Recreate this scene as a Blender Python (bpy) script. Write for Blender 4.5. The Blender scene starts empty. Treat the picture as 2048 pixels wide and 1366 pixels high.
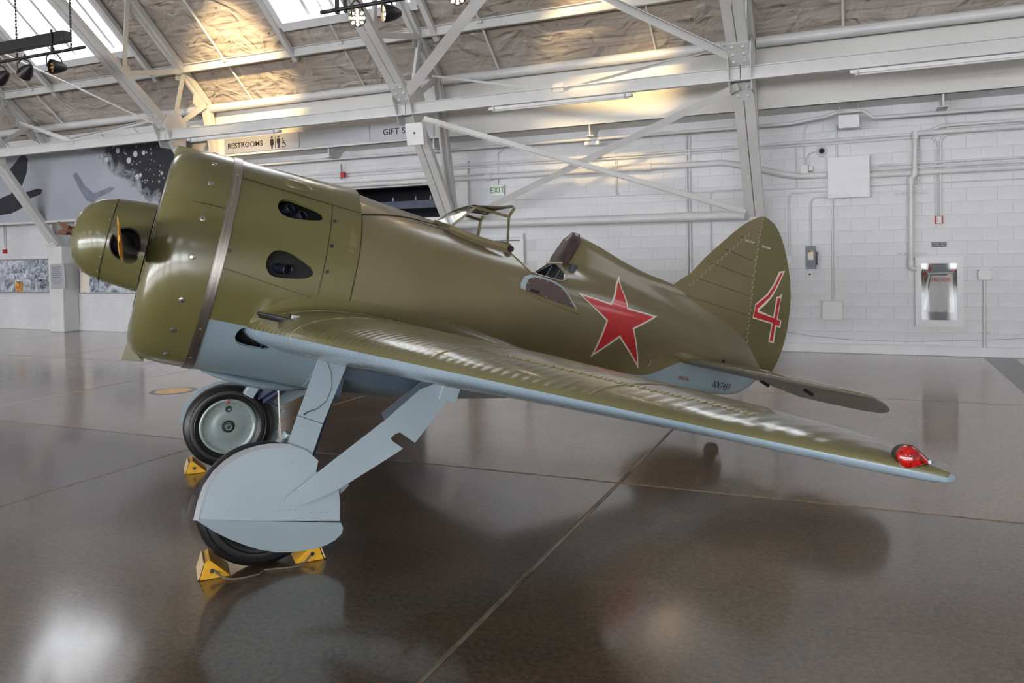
import bpy, bmesh, math, random
from mathutils import Vector, Matrix
sin, cos, pi = math.sin, math.cos, math.pi
random.seed(7)
SC = bpy.context.scene
COL = SC.collection

# ------------------------------------------------------------------ camera
cam_data = bpy.data.cameras.new('camera')
cam = bpy.data.objects.new('camera', cam_data); COL.objects.link(cam); SC.camera = cam
YAW, PITCH, ROLL = 0.4121, -0.0223, 0.0210
cam_data.sensor_fit = 'HORIZONTAL'; cam_data.sensor_width = 36.0
cam_data.lens = 1574.85 * 36.0 / 2048.0
cam_data.shift_y = -(683.0 - 540.69) / 2048.0
cam_data.clip_start = 0.05; cam_data.clip_end = 200
_f = Vector((-sin(YAW) * cos(PITCH), cos(YAW) * cos(PITCH), sin(PITCH)))
_r = Vector((cos(YAW), sin(YAW), 0)); _u = _r.cross(_f)
_r2 = cos(ROLL) * _r - sin(ROLL) * _u; _u2 = sin(ROLL) * _r + cos(ROLL) * _u
_m = Matrix((_r2, _u2, -_f)).transposed().to_4x4(); _m.translation = (0, 0, 1.7469)
cam.matrix_world = _m

# ------------------------------------------------------------------ world, exposure
world = bpy.data.worlds.new('overcast_sky'); SC.world = world; world.use_nodes = True
bg = world.node_tree.nodes['Background']; bg.inputs[0].default_value = (0.80, 0.90, 1.0, 1); bg.inputs[1].default_value = 1.0
SC.view_settings.view_transform = 'Standard'; SC.view_settings.look = 'None'
SC.view_settings.gamma = 1.0; SC.view_settings.use_curve_mapping = False
SC.view_settings.exposure = 1.22
SKY_GLOW = 2.1        # brightness of daylight panes in the roof
SIDE_GLOW = 8.0       # brightness of the glazed hangar doors across the hall
DAY = (0.93, 0.96, 1.0)

SC.cycles.max_bounces = 7; SC.cycles.diffuse_bounces = 4; SC.cycles.glossy_bounces = 3; SC.cycles.transmission_bounces = 4; SC.cycles.transparent_max_bounces = 8
SC.cycles.caustics_reflective = False; SC.cycles.caustics_refractive = False

# ------------------------------------------------------------------ materials
MATS = {}
def srgb(r, g, b):
    f = lambda c: (c / 255 / 12.92) if c / 255 <= 0.04045 else ((c / 255 + 0.055) / 1.055) ** 2.4
    return (f(r), f(g), f(b), 1)
class NT:
    def __init__(s, name):
        s.m = bpy.data.materials.new(name); s.m.use_nodes = True
        s.t = s.m.node_tree; s.b = s.t.nodes['Principled BSDF']; MATS[name] = s.m
    def n(s, typ, **kw):
        n = s.t.nodes.new(typ)
        for k, v in kw.items():
            if k.startswith('_'): setattr(n, k[1:], v)
            else: n.inputs[int(k[1:]) if k[0] == 'i' and k[1:].isdigit() else k.replace('__', ' ')].default_value = v
        return n
    def l(s, a, b): s.t.links.new(a, b)
    def coords(s, scale=(1, 1, 1), kind='Object'):
        tc = s.n('ShaderNodeTexCoord'); mp = s.n('ShaderNodeMapping'); mp.inputs['Scale'].default_value = scale
        s.l(tc.outputs[kind], mp.inputs[0]); return mp.outputs[0]
    def noise(s, vec, scale, detail=4, rough=.55, dist=0):
        n = s.n('ShaderNodeTexNoise'); n.inputs['Scale'].default_value = scale; n.inputs['Detail'].default_value = detail
        n.inputs['Roughness'].default_value = rough; n.inputs['Distortion'].default_value = dist
        s.l(vec, n.inputs['Vector']); return n.outputs['Fac']
    def ramp(s, fac, stops, interp='LINEAR'):
        r = s.n('ShaderNodeValToRGB'); r.color_ramp.interpolation = interp; e = r.color_ramp.elements
        while len(e) < len(stops): e.new(.5)
        for k, (p, c) in enumerate(stops):
            e[k].position = p; e[k].color = c if len(c) == 4 else (*c, 1)
        s.l(fac, r.inputs[0]); return r.outputs[0]
    def mix(s, fac, a, b, mode='MIX'):
        m = s.n('ShaderNodeMix', _data_type='RGBA', _blend_type=mode)
        for sock, v in ((m.inputs[0], fac), (m.inputs[6], a), (m.inputs[7], b)):
            if isinstance(v, (int, float, tuple)): sock.default_value = v
            else: s.l(v, sock)
        return m.outputs[2]
    def math(s, op, a, b=0.0, c=None):
        m = s.n('ShaderNodeMath', _operation=op)
        for k, v in enumerate((a, b) if c is None else (a, b, c)):
            if isinstance(v, (int, float)): m.inputs[k].default_value = v
            else: s.l(v, m.inputs[k])
        return m.outputs[0]
    def bump(s, h, strength=.2, dist=.01, prev=None):
        b = s.n('ShaderNodeBump'); b.inputs['Strength'].default_value = strength; b.inputs['Distance'].default_value = dist
        s.l(h, b.inputs['Height'])
        if prev is not None: s.l(prev, b.inputs['Normal'])
        s.l(b.outputs[0], s.b.inputs['Normal']); return b.outputs[0]
    def set(s, **kw):
        for k, v in kw.items():
            i = s.b.inputs[k.replace('__', ' ')]
            if hasattr(v, 'is_linked') or hasattr(v, 'links'): s.l(v, i)
            else: i.default_value = v
def plain(name, col, rough=.5, metal=0.0, var=.12, bump=0.0, scale=6.0, coat=0.0, coat_rough=.1):
    if name in MATS: return MATS[name]
    k = NT(name); v = k.coords()
    nz = k.noise(v, scale)
    d = tuple(c * (1 - var) for c in col[:3]) + (1,); h = tuple(min(1, c * (1 + var)) for c in col[:3]) + (1,)
    k.set(Base__Color=k.ramp(nz, [(.3, d), (.7, h)]), Metallic=metal, Roughness=rough, Coat__Weight=coat, Coat__Roughness=coat_rough)
    if bump: k.bump(k.noise(v, scale * 4), bump, .005)
    return k.m
def glow(name, col, strength):
    if name in MATS: return MATS[name]
    k = NT(name); k.set(Base__Color=(*col[:3], 1), Emission__Color=(*col[:3], 1), Emission__Strength=strength, Roughness=.4); return k.m
def glass(name, tint=(1, 1, 1, 1), alpha=.12, rough=.03):
    if name in MATS: return MATS[name]
    k = NT(name); tr = k.n('ShaderNodeBsdfTransparent'); tr.inputs[0].default_value = tint
    gl = k.n('ShaderNodeBsdfGlossy'); gl.inputs['Roughness'].default_value = rough
    fr = k.n('ShaderNodeFresnel'); fr.inputs[0].default_value = 1.45
    mx = k.n('ShaderNodeMixShader'); k.l(k.math('ADD', fr.outputs[0], alpha), mx.inputs[0]); k.l(tr.outputs[0], mx.inputs[1]); k.l(gl.outputs[0], mx.inputs[2])
    k.l(mx.outputs[0], k.t.nodes['Material Output'].inputs[0]); return k.m

# ------------------------------------------------------------------ mesh builder
class MB:
    def __init__(s): s.v = []; s.f = []; s.mi = []; s.cur = 0
    def add(s, vs, fs):
        o = len(s.v); s.v += [tuple(p) for p in vs]
        s.f += [tuple(i + o for i in f) for f in fs]; s.mi += [s.cur] * len(fs); return s
    def box(s, c, d, rot=None):
        x, y, z = (k / 2 for k in d); p = [(-x, -y, -z), (x, -y, -z), (x, y, -z), (-x, y, -z), (-x, -y, z), (x, -y, z), (x, y, z), (-x, y, z)]
        if rot is not None: p = [rot @ Vector(q) for q in p]
        return s.add([(q[0] + c[0], q[1] + c[1], q[2] + c[2]) for q in p], [(3, 2, 1, 0), (4, 5, 6, 7), (0, 1, 5, 4), (1, 2, 6, 5), (2, 3, 7, 6), (3, 0, 4, 7)])
    def bar(s, a, b, w, h, up=(0, 0, 1), off=(0, 0)):
        a = Vector(a); b = Vector(b); d = (b - a).normalized(); u = Vector(up); r = d.cross(u)
        if r.length < 1e-4: r = d.cross(Vector((1, 0, 0)))
        r.normalize(); u = r.cross(d)
        P = [r * (sx * w / 2 + off[0]) + u * (sz * h / 2 + off[1]) for sx, sz in ((-1, -1), (1, -1), (1, 1), (-1, 1))]
        return s.add([a + q for q in P] + [b + q for q in P], [(0, 1, 2, 3), (7, 6, 5, 4), (0, 4, 5, 1), (1, 5, 6, 2), (2, 6, 7, 3), (3, 7, 4, 0)])
    def tube(s, pts, r, n=10, caps=True):
        pts = [Vector(p) for p in pts]; rs = r if isinstance(r, (list, tuple)) else [r] * len(pts); rings = []
        t0 = (pts[1] - pts[0]).normalized(); ref = Vector((0, 0, 1)) if abs(t0.z) < .9 else Vector((1, 0, 0)); nrm = t0.cross(ref).normalized()
        for i, p in enumerate(pts):
            t = ((pts[i] - pts[i - 1]).normalized() if i else t0) + ((pts[i + 1] - pts[i]).normalized() if i < len(pts) - 1 else Vector())
            t.normalize(); nrm = (nrm - t * nrm.dot(t)).normalized(); bn = t.cross(nrm)
            rings.append([p + (nrm * cos(2 * pi * k / n) + bn * sin(2 * pi * k / n)) * rs[i] for k in range(n)])
        return s.rings(rings, caps)
    def rings(s, rings, caps=True, closed=True):
        n = len(rings[0]); vs = [p for r in rings for p in r]; fs = []
        for i in range(len(rings) - 1):
            for k in range(n if closed else n - 1):
                k2 = (k + 1) % n; fs.append((i * n + k, i * n + k2, (i + 1) * n + k2, (i + 1) * n + k))
        if caps: fs.append(tuple(range(n - 1, -1, -1))); fs.append(tuple((len(rings) - 1) * n + k for k in range(n)))
        return s.add(vs, fs)
    def lathe(s, prof, axis='x', c=(0, 0, 0), n=32, caps=False, a0=0, a1=2 * pi):
        full = abs(a1 - a0 - 2 * pi) < 1e-6; rings = []
        for t, r in prof:
            ring = []
            for k in range(n if full else n + 1):
                a = a0 + (a1 - a0) * k / n; p, q = r * cos(a), r * sin(a)
                ring.append({'x': (c[0] + t, c[1] + p, c[2] + q), 'y': (c[0] + p, c[1] + t, c[2] + q), 'z': (c[0] + p, c[1] + q, c[2] + t)}[axis])
            rings.append(ring)
        return s.rings(rings, caps, full)
    def prism(s, poly, f0, f1):
        n = len(poly); return s.add([f0(*p) for p in poly] + [f1(*p) for p in poly], [tuple(range(n - 1, -1, -1)), tuple(range(n, 2 * n))] + [(k, (k + 1) % n, n + (k + 1) % n, n + k) for k in range(n)])
    def grid(s, rows, closed=False): return s.rings(rows, False, closed)
    def build(s, name, mats, parent=None, smooth=None, bevel=0.0, segs=2, fix=True, mat=None):
        me = bpy.data.meshes.new(name); me.from_pydata(s.v, [], s.f)
        if not isinstance(mats, (list, tuple)): mats = [mats]
        for m in mats: me.materials.append(MATS[m] if isinstance(m, str) else m)
        if len(mats) > 1: me.polygons.foreach_set('material_index', s.mi)
        if fix or bevel:
            bm = bmesh.new(); bm.from_mesh(me)
            if fix: bmesh.ops.recalc_face_normals(bm, faces=bm.faces)
            if bevel:
                es = [e for e in bm.edges if len(e.link_faces) == 2 and e.calc_face_angle(0) > .5]
                bmesh.ops.bevel(bm, geom=es, offset=bevel, segments=segs, affect='EDGES', profile=.6, clamp_overlap=True)
            bm.to_mesh(me); bm.free()
        if smooth is not None:
            me.shade_smooth(); me.set_sharp_from_angle(angle=math.radians(smooth))
        o = bpy.data.objects.new(name, me); COL.objects.link(o)
        if parent is not None: o.parent = parent
        if mat is not None: o.matrix_local = mat
        return o
def tag(o, label=None, cat=None, group=None, kind=None):
    if label: o['label'] = label
    if cat: o['category'] = cat
    if group: o['group'] = group
    if kind: o['kind'] = kind
    return o
def empty(name, loc=(0, 0, 0), rz=0.0, **kw):
    o = bpy.data.objects.new(name, None); COL.objects.link(o); o.location = loc; o.rotation_euler = (0, 0, rz); o.empty_display_size = .1
    return tag(o, **kw)
def copy_tree(o, parent=None):
    c = o.copy(); COL.objects.link(c)
    if parent is not None: c.parent = parent
    for ch in list(o.children): copy_tree(ch, c)
    return c
def arc(c, r, a0, a1, n, plane='xz', k=0.0):
    out = []
    for i in range(n + 1):
        a = a0 + (a1 - a0) * i / n; p, q = c[0] + r * cos(a), c[1] + r * sin(a)
        out.append((p, k, q) if plane == 'xz' else (p, q, k) if plane == 'xy' else (k, p, q))
    return out
def lerp(a, b, t): return a + (b - a) * t
def pw(x, pts):                      # piecewise linear / smooth table
    if x <= pts[0][0]: return pts[0][1]
    for (x0, y0), (x1, y1) in zip(pts, pts[1:]):
        if x <= x1: return lerp(y0, y1, (x - x0) / (x1 - x0))
    return pts[-1][1]
def spl(x, pts):                     # Catmull-Rom through a table (monotone x)
    n = len(pts)
    if x <= pts[0][0]: return pts[0][1]
    if x >= pts[-1][0]: return pts[-1][1]
    for i in range(n - 1):
        if x <= pts[i + 1][0]: break
    x0, y0 = pts[i]; x1, y1 = pts[i + 1]; h = x1 - x0; t = (x - x0) / h
    m0 = (y1 - pts[i - 1][1]) / (x1 - pts[i - 1][0]) if i else (y1 - y0) / h
    m1 = (pts[i + 2][1] - y0) / (pts[i + 2][0] - x0) if i + 2 < n else (y1 - y0) / h
    return (2 * t ** 3 - 3 * t * t + 1) * y0 + (t ** 3 - 2 * t * t + t) * h * m0 + (-2 * t ** 3 + 3 * t * t) * y1 + (t ** 3 - t * t) * h * m1
def text_mesh(name, body, size, extrude=0.0, bold=False, align='CENTER', sx=1.0):
    """outline lettering as a mesh in the local xy plane"""
    c = bpy.data.curves.new(name, 'FONT'); c.body = body; c.size = size; c.extrude = extrude; c.align_x = align; c.align_y = 'CENTER'; c.resolution_u = 3; c.space_character = 1.06
    if bold: c.offset = size * .010
    o = bpy.data.objects.new(name, c); COL.objects.link(o)
    dg = bpy.context.evaluated_depsgraph_get(); me = bpy.data.meshes.new_from_object(o.evaluated_get(dg))
    bpy.data.objects.remove(o); bpy.data.curves.remove(c)
    if sx != 1.0:
        for v in me.vertices: v.co.x *= sx
    return me
def put_text(name, body, size, loc, rot, mat, parent=None, bold=False, align='CENTER', extrude=.002, sx=1.0):
    me = text_mesh(name, body, size, extrude, bold, align, sx); me.materials.clear(); me.materials.append(MATS[mat])
    o = bpy.data.objects.new(name, me); COL.objects.link(o); o.location = loc; o.rotation_euler = rot
    if parent: o.parent = parent
    return o
def boolean_cut(o, cutters):
    for c in cutters:
        m = o.modifiers.new('cut', 'BOOLEAN'); m.operation = 'DIFFERENCE'; m.solver = 'EXACT'; m.object = c
    dg = bpy.context.evaluated_depsgraph_get(); me = bpy.data.meshes.new_from_object(o.evaluated_get(dg))
    o.modifiers.clear(); old = o.data; o.data = me; bpy.data.meshes.remove(old)
    for c in cutters: bpy.data.objects.remove(c)
# ================================================================== ROOM MATERIALS
YW = 13.88
def m_wall():
    k = NT('white_wall_paint'); v = k.coords(); n1 = k.noise(v, 1.3, 5); n2 = k.noise(v, 60, 3)
    k.set(Base__Color=k.ramp(n1, [(.3, srgb(206, 207, 211)), (.7, srgb(222, 223, 226))]), Roughness=.42); k.bump(n2, .12, .004)
m_wall()
plain('mortar_paint', srgb(208, 209, 213), .6, var=.05)
plain('steel_white', srgb(203, 203, 202), .38, var=.06, scale=2.0)
plain('pipe_white', srgb(212, 212, 213), .35, var=.05, scale=3.0)
plain('steel_dark_gap', srgb(60, 60, 60), .6)
plain('bulkhead_paint', srgb(214, 213, 210), .45, var=.03, scale=.7)
plain('box_white', srgb(222, 222, 224), .4, var=.03)
plain('black_metal', srgb(24, 24, 27), .45, var=.2)
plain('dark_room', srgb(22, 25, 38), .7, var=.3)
plain('navy_steel', srgb(60, 68, 92), .5, var=.15)
plain('red_paint', srgb(178, 26, 26), .4, var=.1)
plain('sign_black', srgb(28, 26, 26), .5, var=.05)
plain('sign_silver', srgb(178, 180, 186), .3, metal=.35, var=.05, scale=1.0)
plain('grey_box', srgb(98, 106, 118), .4, var=.06)
plain('brass', srgb(150, 105, 55), .35, metal=.8, var=.1)
plain('hose_canvas', srgb(214, 216, 214), .8, var=.05, scale=40)
plain('cabinet_inside', srgb(120, 124, 128), .6, var=.1)
plain('concrete_footing', srgb(212, 212, 212), .6, var=.05, scale=3.0)
plain('paper', srgb(226, 218, 205), .7, var=.02)
plain('galvanised', srgb(150, 152, 154), .4, metal=.7, var=.1)
glow('exit_green', srgb(20, 128, 66), .04); plain('exit_white', srgb(228, 228, 226), .4, var=.01)
glass('pane_clear', alpha=.0)
glow('daylight_pane', DAY, SKY_GLOW)
glow('door_glazing', DAY, SIDE_GLOW)
glow('lamp_bulb', (1.0, .80, .50), 14.0)
plain('label_yellow', srgb(205, 160, 60), .5, var=.05)

def m_roof():
    k = NT('roof_blanket'); v = k.coords((1, 1, 1)); n1 = k.noise(v, .8, 4); n2 = k.noise(v, 1.8, 2, .45, 1.6); n3 = k.noise(k.coords((.35, 2.2, 2.2)), 3, 2, .4, .8)
    k.set(Base__Color=k.ramp(n1, [(.3, srgb(160, 151, 142)), (.7, srgb(184, 176, 168))]), Roughness=.32, Specular__IOR__Level=.6)
    b = k.bump(n2, .9, .14); k.bump(n3, .7, .08, b)
m_roof()
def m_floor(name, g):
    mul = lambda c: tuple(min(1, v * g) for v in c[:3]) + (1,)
    k = NT(name); P = k.n('ShaderNodeNewGeometry').outputs['Position']
    big = k.noise(P, .45, 5, .6, .6); mid = k.noise(P, 2.2, 6, .65, .4); fine = k.noise(P, 34, 5, .8); speck = k.noise(P, 150, 2, .5)
    c1 = k.ramp(big, [(.30, mul(srgb(56, 41, 25))), (.55, mul(srgb(82, 63, 42))), (.75, mul(srgb(114, 95, 72)))])
    c2 = k.ramp(mid, [(.38, mul(srgb(40, 29, 17))), (.64, mul(srgb(112, 90, 64)))])
    c = k.mix(.5, c1, c2); c = k.mix(.45, c, k.ramp(fine, [(.38, mul(srgb(16, 11, 7))), (.62, mul(srgb(128, 106, 80)))]))
    c = k.mix(k.ramp(speck, [(.68, (0, 0, 0)), (.76, (.35, .35, .35))]), c, srgb(150, 136, 118))
    k.set(Base__Color=c, Roughness=k.ramp(k.mix(.5, mid, fine), [(.25, (.30, .30, .30)), (.75, (.45, .45, .45))]), Specular__IOR__Level=.5, Coat__Weight=1.0, Coat__Roughness=k.ramp(k.mix(.5, mid, fine), [(.25, (.08, .08, .08)), (.75, (.17, .17, .17))]), Coat__IOR=1.65)
    k.bump(k.mix(.6, fine, mid), .06, .006)
m_floor('polished_concrete', 1.1); m_floor('polished_concrete_painted_sheen', 1.9)  # second copy lightened: bright wall reflection painted into the concrete colour
def m_filler():
    k = NT('joint_filler'); P = k.n('ShaderNodeNewGeometry').outputs['Position']; n = k.noise(P, 1.4, 5, .7)
    k.set(Base__Color=k.ramp(n, [(.34, srgb(52, 44, 36)), (.48, srgb(138, 124, 106)), (.7, srgb(168, 156, 138))]), Roughness=.5)
m_filler()

# ================================================================== FLOOR : slabs with joints
fl = MB().box((-10, 0.1, -.16), (48, 30.2, .2)).build('floor', 'joint_filler'); tag(fl, 'polished brown concrete hangar floor', kind='structure')
gx = [-34.0] + [-29.65 + 4.0 * k for k in range(11)] + [14.0]
gy = [-15.0] + [-14.78 + 4.1 * k for k in range(1, 7)] + [13.9]
gy = [-15.0, -10.7, -6.6, -2.5, 1.6, 5.7, 9.85, 13.9]
for i in range(len(gx) - 1):
    for j in range(len(gy) - 1):
        g = .012
        x0, x1, y0, y1 = gx[i] + g, gx[i + 1] - g, gy[j] + g, gy[j + 1] - g
        b = .004
        m = MB(); m.add([(x0, y0, -.055), (x1, y0, -.055), (x1, y1, -.055), (x0, y1, -.055), (x0, y0, -b), (x1, y0, -b), (x1, y1, -b), (x0, y1, -b), (x0 + b, y0 + b, 0), (x1 - b, y0 + b, 0), (x1 - b, y1 - b, 0), (x0 + b, y1 - b, 0)],
              [(3, 2, 1, 0), (0, 1, 5, 4), (1, 2, 6, 5), (2, 3, 7, 6), (3, 0, 4, 7), (4, 5, 9, 8), (5, 6, 10, 9), (6, 7, 11, 10), (7, 4, 8, 11), (8, 9, 10, 11)])
        m.build('slab', 'polished_concrete_painted_sheen' if y0 > 5.6 else 'polished_concrete', fl)  # far rows carry the wall's reflected brightness in their base colour
fj = MB()
for x in gx[1:-1]: fj.box((x, -.55, -.0265), (.022, 28.8, .05))
for y in gy[1:-1]: fj.box((-10, y, -.0275), (47.9, .022, .05))
fj.build('joint_sealant', 'joint_filler', fl)
plain('floor_stripe_paint', srgb(92, 90, 90), .25, var=.12)
st = MB().box((1.965, 11.7, .0015), (.40, 4.3, .003)).build('floor_stripe', 'floor_stripe_paint'); tag(st, 'grey painted stripe on the floor below the fire hose cabinet', 'floor marking')
plain('sticker_tan', srgb(226, 186, 128), .4, var=.12, scale=9); plain('sticker_ring', srgb(92, 98, 112), .3)
sk = empty('floor_decal', (-8.36, 7.77, 0), label='round tan floor decal with a grey rim beyond the far wheel', cat='floor decal')
MB().lathe([(.001, .0), (.0025, .29), (.0, .30)], 'z', n=48).build('rim', 'sticker_ring', sk)
MB().lathe([(.003, .0), (.0045, .225), (.002, .23)], 'z', n=48).build('centre', 'sticker_tan', sk)

# ================================================================== BACK WALL : painted concrete blocks
OPEN = [(-11.7, -7.45, 0, 3.15), (-6.78, -5.80, 0, 2.05)]
wb = MB()
for a, b, z0, z1 in ((-34, -11.7, 0, 5.4), (-11.7, -7.45, 3.15, 5.4), (-7.45, -6.78, 0, 5.4), (-6.78, -5.80, 2.05, 5.4), (-5.80, 14, 0, 5.4)):
    wb.box(((a + b) / 2, YW + .0915, (z0 + z1) / 2), (b - a, .2, z1 - z0))
wall = wb.build('wall_back', 'mortar_paint'); tag(wall, 'white painted concrete block wall behind the airplane', kind='structure')
BL, BH, J = .4064, .2032, .0028
def block_mesh(w):
    x, z, d, b = w / 2 - J, BH / 2 - J, .008, .003
    m = MB(); m.add([(-x, d, -z), (x, d, -z), (x, d, z), (-x, d, z), (-x, b, -z), (x, b, -z), (x, b, z), (-x, b, z), (-x + b, 0, -z + b), (x - b, 0, -z + b), (x - b, 0, z - b), (-x + b, 0, z - b)],
          [(0, 1, 5, 4), (1, 2, 6, 5), (2, 3, 7, 6), (3, 0, 4, 7), (4, 5, 9, 8), (5, 6, 10, 9), (6, 7, 11, 10), (7, 4, 8, 11), (8, 9, 10, 11)]); return m
bm_full = block_mesh(BL); first = None; rest = MB(); cells = []
for c in range(19):
    zc = .1563 + BH * (c + .5)
    for i in range(-85, 35):
        xc = -.0635 + BL * (i + (.5 if c % 2 else 0))
        if xc < -33.5 or xc > 13.5: continue
        if any(a - .15 < xc < b + .15 and z0 - .05 < zc < z1 for a, b, z0, z1 in OPEN): continue
        cells.append((xc, zc))
seen = sorted([q for q in cells if -4.75 < q[0] < 2.75 and q[1] < 3.95], key=lambda q: -q[0])
own = set(seen[:300])
bo = None
for xc, zc in cells:
    yy = YW - .0104 + random.uniform(-.0005, .0005)
    if (xc, zc) in own:
        if bo is None: o = bo = bm_full.build('block', 'white_wall_paint', wall)
        else: o = bo.copy(); COL.objects.link(o)
        o.location = (xc, yy, zc)
    else: rest.add([(p[0] + xc, p[1] + yy, p[2] + zc) for p in bm_full.v], bm_full.f)
ro = rest.build('block_courses', 'white_wall_paint', wall, fix=False); ro['kind'] = 'stuff'
cb = MB()
for a, b in ((-34, -11.75), (-7.4, -6.82), (-5.76, 14)): cb.box(((a + b) / 2, YW + .02, .076), (b - a, .09, .152))
tag(cb.build('baseboard_back', 'white_wall_paint', bevel=.012), 'white painted concrete kerb along the foot of the block wall', kind='structure')
tag(MB().box((-10, -15.1, 3.0), (48, .2, 6.0)).build('wall_front', 'bulkhead_paint'), 'white wall across the hall', kind='structure')
tag(MB().box((-34.1, -.5, 6), (.2, 29.4, 12)).build('wall_left', 'bulkhead_paint'), 'white end wall', kind='structure')
tag(MB().box((14.1, -.5, 6), (.2, 29.4, 12)).build('wall_right', 'bulkhead_paint'), 'white end wall', kind='structure')

# ---- glazed hangar doors in the far side wall and end wall (daylight)
wn = 0
def door_window(x0, x1, z0, z1, y=-14.98, axis='x'):
    global wn; wn += 1
    f = MB(); t = .05
    def bx(m, a, b, c, d, dep, off=0):
        if axis == 'x': m.box(((a + b) / 2, y + off, (c + d) / 2), (b - a, dep, d - c))
        else: m.box((y + off, (a + b) / 2, (c + d) / 2), (dep, b - a, d - c))
    for a, b, c, d in ((x0, x1, z0, z0 + t), (x0, x1, z1 - t, z1), (x0, x0 + t, z0, z1), (x1 - t, x1, z0, z1)): bx(f, a, b, c, d, .10)
    o = f.build('window_%d' % wn, 'steel_white'); tag(o, 'glazed hangar door panel', kind='structure')
    n = 3
    for k in range(n):
        p = MB(); bx(p, lerp(x0, x1, k / n) + .03, lerp(x0, x1, (k + 1) / n) - .03, z0 + t, z1 - t, .02); p.build('pane', 'door_glazing', o)
for k in range(9): door_window(-31 + 5.0 * k, -31 + 5.0 * k + 4.2, .5, 5.4)

# ================================================================== STEEL FRAMES
def chan(m, a, b, w=.30, d=.10, gap=.014):        # twin channels, width across x, depth in the frame plane
    a = Vector(a); b = Vector(b)
    for s in (-1, 1): m.bar(a, b, w / 2 - gap / 2, d, up=(0, 0, 1) if abs((b - a).normalized().z) < .98 else (0, 1, 0), off=(s * (w / 4 + gap / 4), 0))
PIN, KNEE, UP1, RIDGE_I = (13.50, 2.15), (11.92, 4.34), (9.0, 6.72), (0.0, 10.6)
EAVE = (12.93, 5.08)
def roof_z(y): return 5.15 + .9 * (12.95 - y) if abs(y) > 9.3 else 8.435 + .36 * (9.3 - abs(y))
def steel_frame(x, label, detail=True):
    t = empty('steel_frame', (x, 13.5, 2.15), label=label, cat='steel frame', group='white portal frames of the hangar')
    M = Matrix.Translation((-x, -13.5, -2.15)); P = lambda y, z: (x, y, z)
    m = MB(); chan(m, P(*PIN), P(*KNEE)); m.build('leg', 'steel_white', t, mat=M)
    m = MB(); chan(m, P(*KNEE), P(*UP1)); chan(m, P(*UP1), P(*RIDGE_I)); m.build('rafter', 'steel_white', t, mat=M)
    m = MB()
    if x > -13: m.bar(P(13.52, 2.25), P(*EAVE), .17, .12, up=(0, 1, 0)); m.bar(P(13.50, 2.25), P(12.88, 5.0), .03, .22, up=(0, 1, 0))
    else: m.bar(P(13.52, 2.25), P(13.46, 4.6), .17, .12, up=(0, 1, 0)); m.bar(P(13.46, 4.58), P(*EAVE), .17, .12, up=(0, 1, 0))
    m.build('outer_post', 'steel_white', t, mat=M)
    m = MB(); m.bar(P(12.95, 5.04), P(9.3, 8.32), .19, .12); m.bar(P(12.95, 4.96), P(9.3, 8.24), .05, .12); m.bar(P(9.3, 8.32), P(0, 11.66), .19, .12); m.build('outer_rafter', 'steel_white', t, mat=M)
    for a, b, w in (((11.95, 4.42), (12.27, 5.58), .09), ((11.95, 4.42), (12.84, 5.02), .10), ((12.22, 5.60), (10.86, 5.30), .09), ((10.82, 5.32), (10.95, 6.80), .09), ((10.95, 6.75), (9.3, 6.6), .08), ((9.3, 6.6), (9.3, 8.2), .08)):
        m = MB(); m.bar(P(*a), P(*b), w, .022, up=(1, 0, 0), off=(0, .05)); m.bar(P(*a), P(*b), .022, .09, up=(1, 0, 0), off=(w / 2, .0)); m.build('web_bar', 'steel_white', t, mat=M)
    def gus(pts, xo, name='gusset'):
        m = MB(); m.prism(pts, lambda y, z: (x + xo - .008, y, z), lambda y, z: (x + xo + .008, y, z)); return m.build(name, 'steel_white', t, mat=M)
    for xo in (-.155, .155):
        gus([(12.16, 4.02), (11.82, 4.02), (11.62, 4.45), (11.72, 4.68), (12.02, 4.72), (12.2, 4.5)], xo)
    gus([(12.86, 4.80), (12.55, 5.02), (12.62, 5.42), (12.95, 5.12), (13.02, 4.7)], 0)
    gus([(12.4, 5.42), (12.1, 5.42), (12.12, 5.72), (12.32, 5.78)], 0); gus([(10.98, 5.02), (10.66, 5.28), (10.72, 5.6), (11.0, 5.46)], 0)
    # face plates with bolts at the knee
    d1 = Vector((0, KNEE[0] - PIN[0], KNEE[1] - PIN[1])).normalized(); n1 = Vector((0, -d1.z, d1.y))
    d2 = Vector((0, UP1[0] - KNEE[0], UP1[1] - KNEE[1])).normalized(); n2 = Vector((0, -d2.z, d2.y))
    for nm, dv, nv, s0, s1 in (('cover_plate', d1, n1, -.46, -.16), ('cover_plate', d2, n2, .14, .52)):
        c = Vector(P(*KNEE)); m = MB(); nn = nv if nv.y < 0 else -nv
        a = c + dv * s0 + nn * .056; b = c + dv * s1 + nn * .056
        m.bar(a, b, .29, .016, up=nn); pl = m.build(nm, 'steel_white', t, mat=M)
        if detail:
            for k in range(2 if s1 < 0 else 3):
                for sx in (-.075, .075):
                    q = a.lerp(b, (k + .5) / (2 if s1 < 0 else 3)) + Vector((sx, 0, 0)) + nn * .006
                    mm = MB(); mm.tube([q, q + nn * .014, q + nn * .024], [.026, .024, .008], 8); mm.build('bolt', 'pipe_white', pl)
    m = MB(); m.box(P(13.55, 2.16), (.34, .40, .05)); m.prism([(13.7, 2.18), (13.35, 2.18), (13.45, 2.5), (13.6, 2.5)], lambda y, z: (x - .09, y, z), lambda y, z: (x + .09, y, z)); m.build('base_shoe', 'steel_white', t, mat=M)
    return t
FR = [(-23.9, 'white steel frame far at the left edge of the mural'), (-18.3, 'white steel frame standing on the footing with the info sign'), (-12.7, 'white steel frame rising above the engine cowling'), (-7.1, 'white steel frame carrying the loudspeaker'), (-1.5, 'white steel frame rising behind the tail fin'), (4.1, 'white steel frame outside the right edge')]
for x, lb in FR: steel_frame(x, lb, x in (-12.7, -7.1, -1.5))
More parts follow.
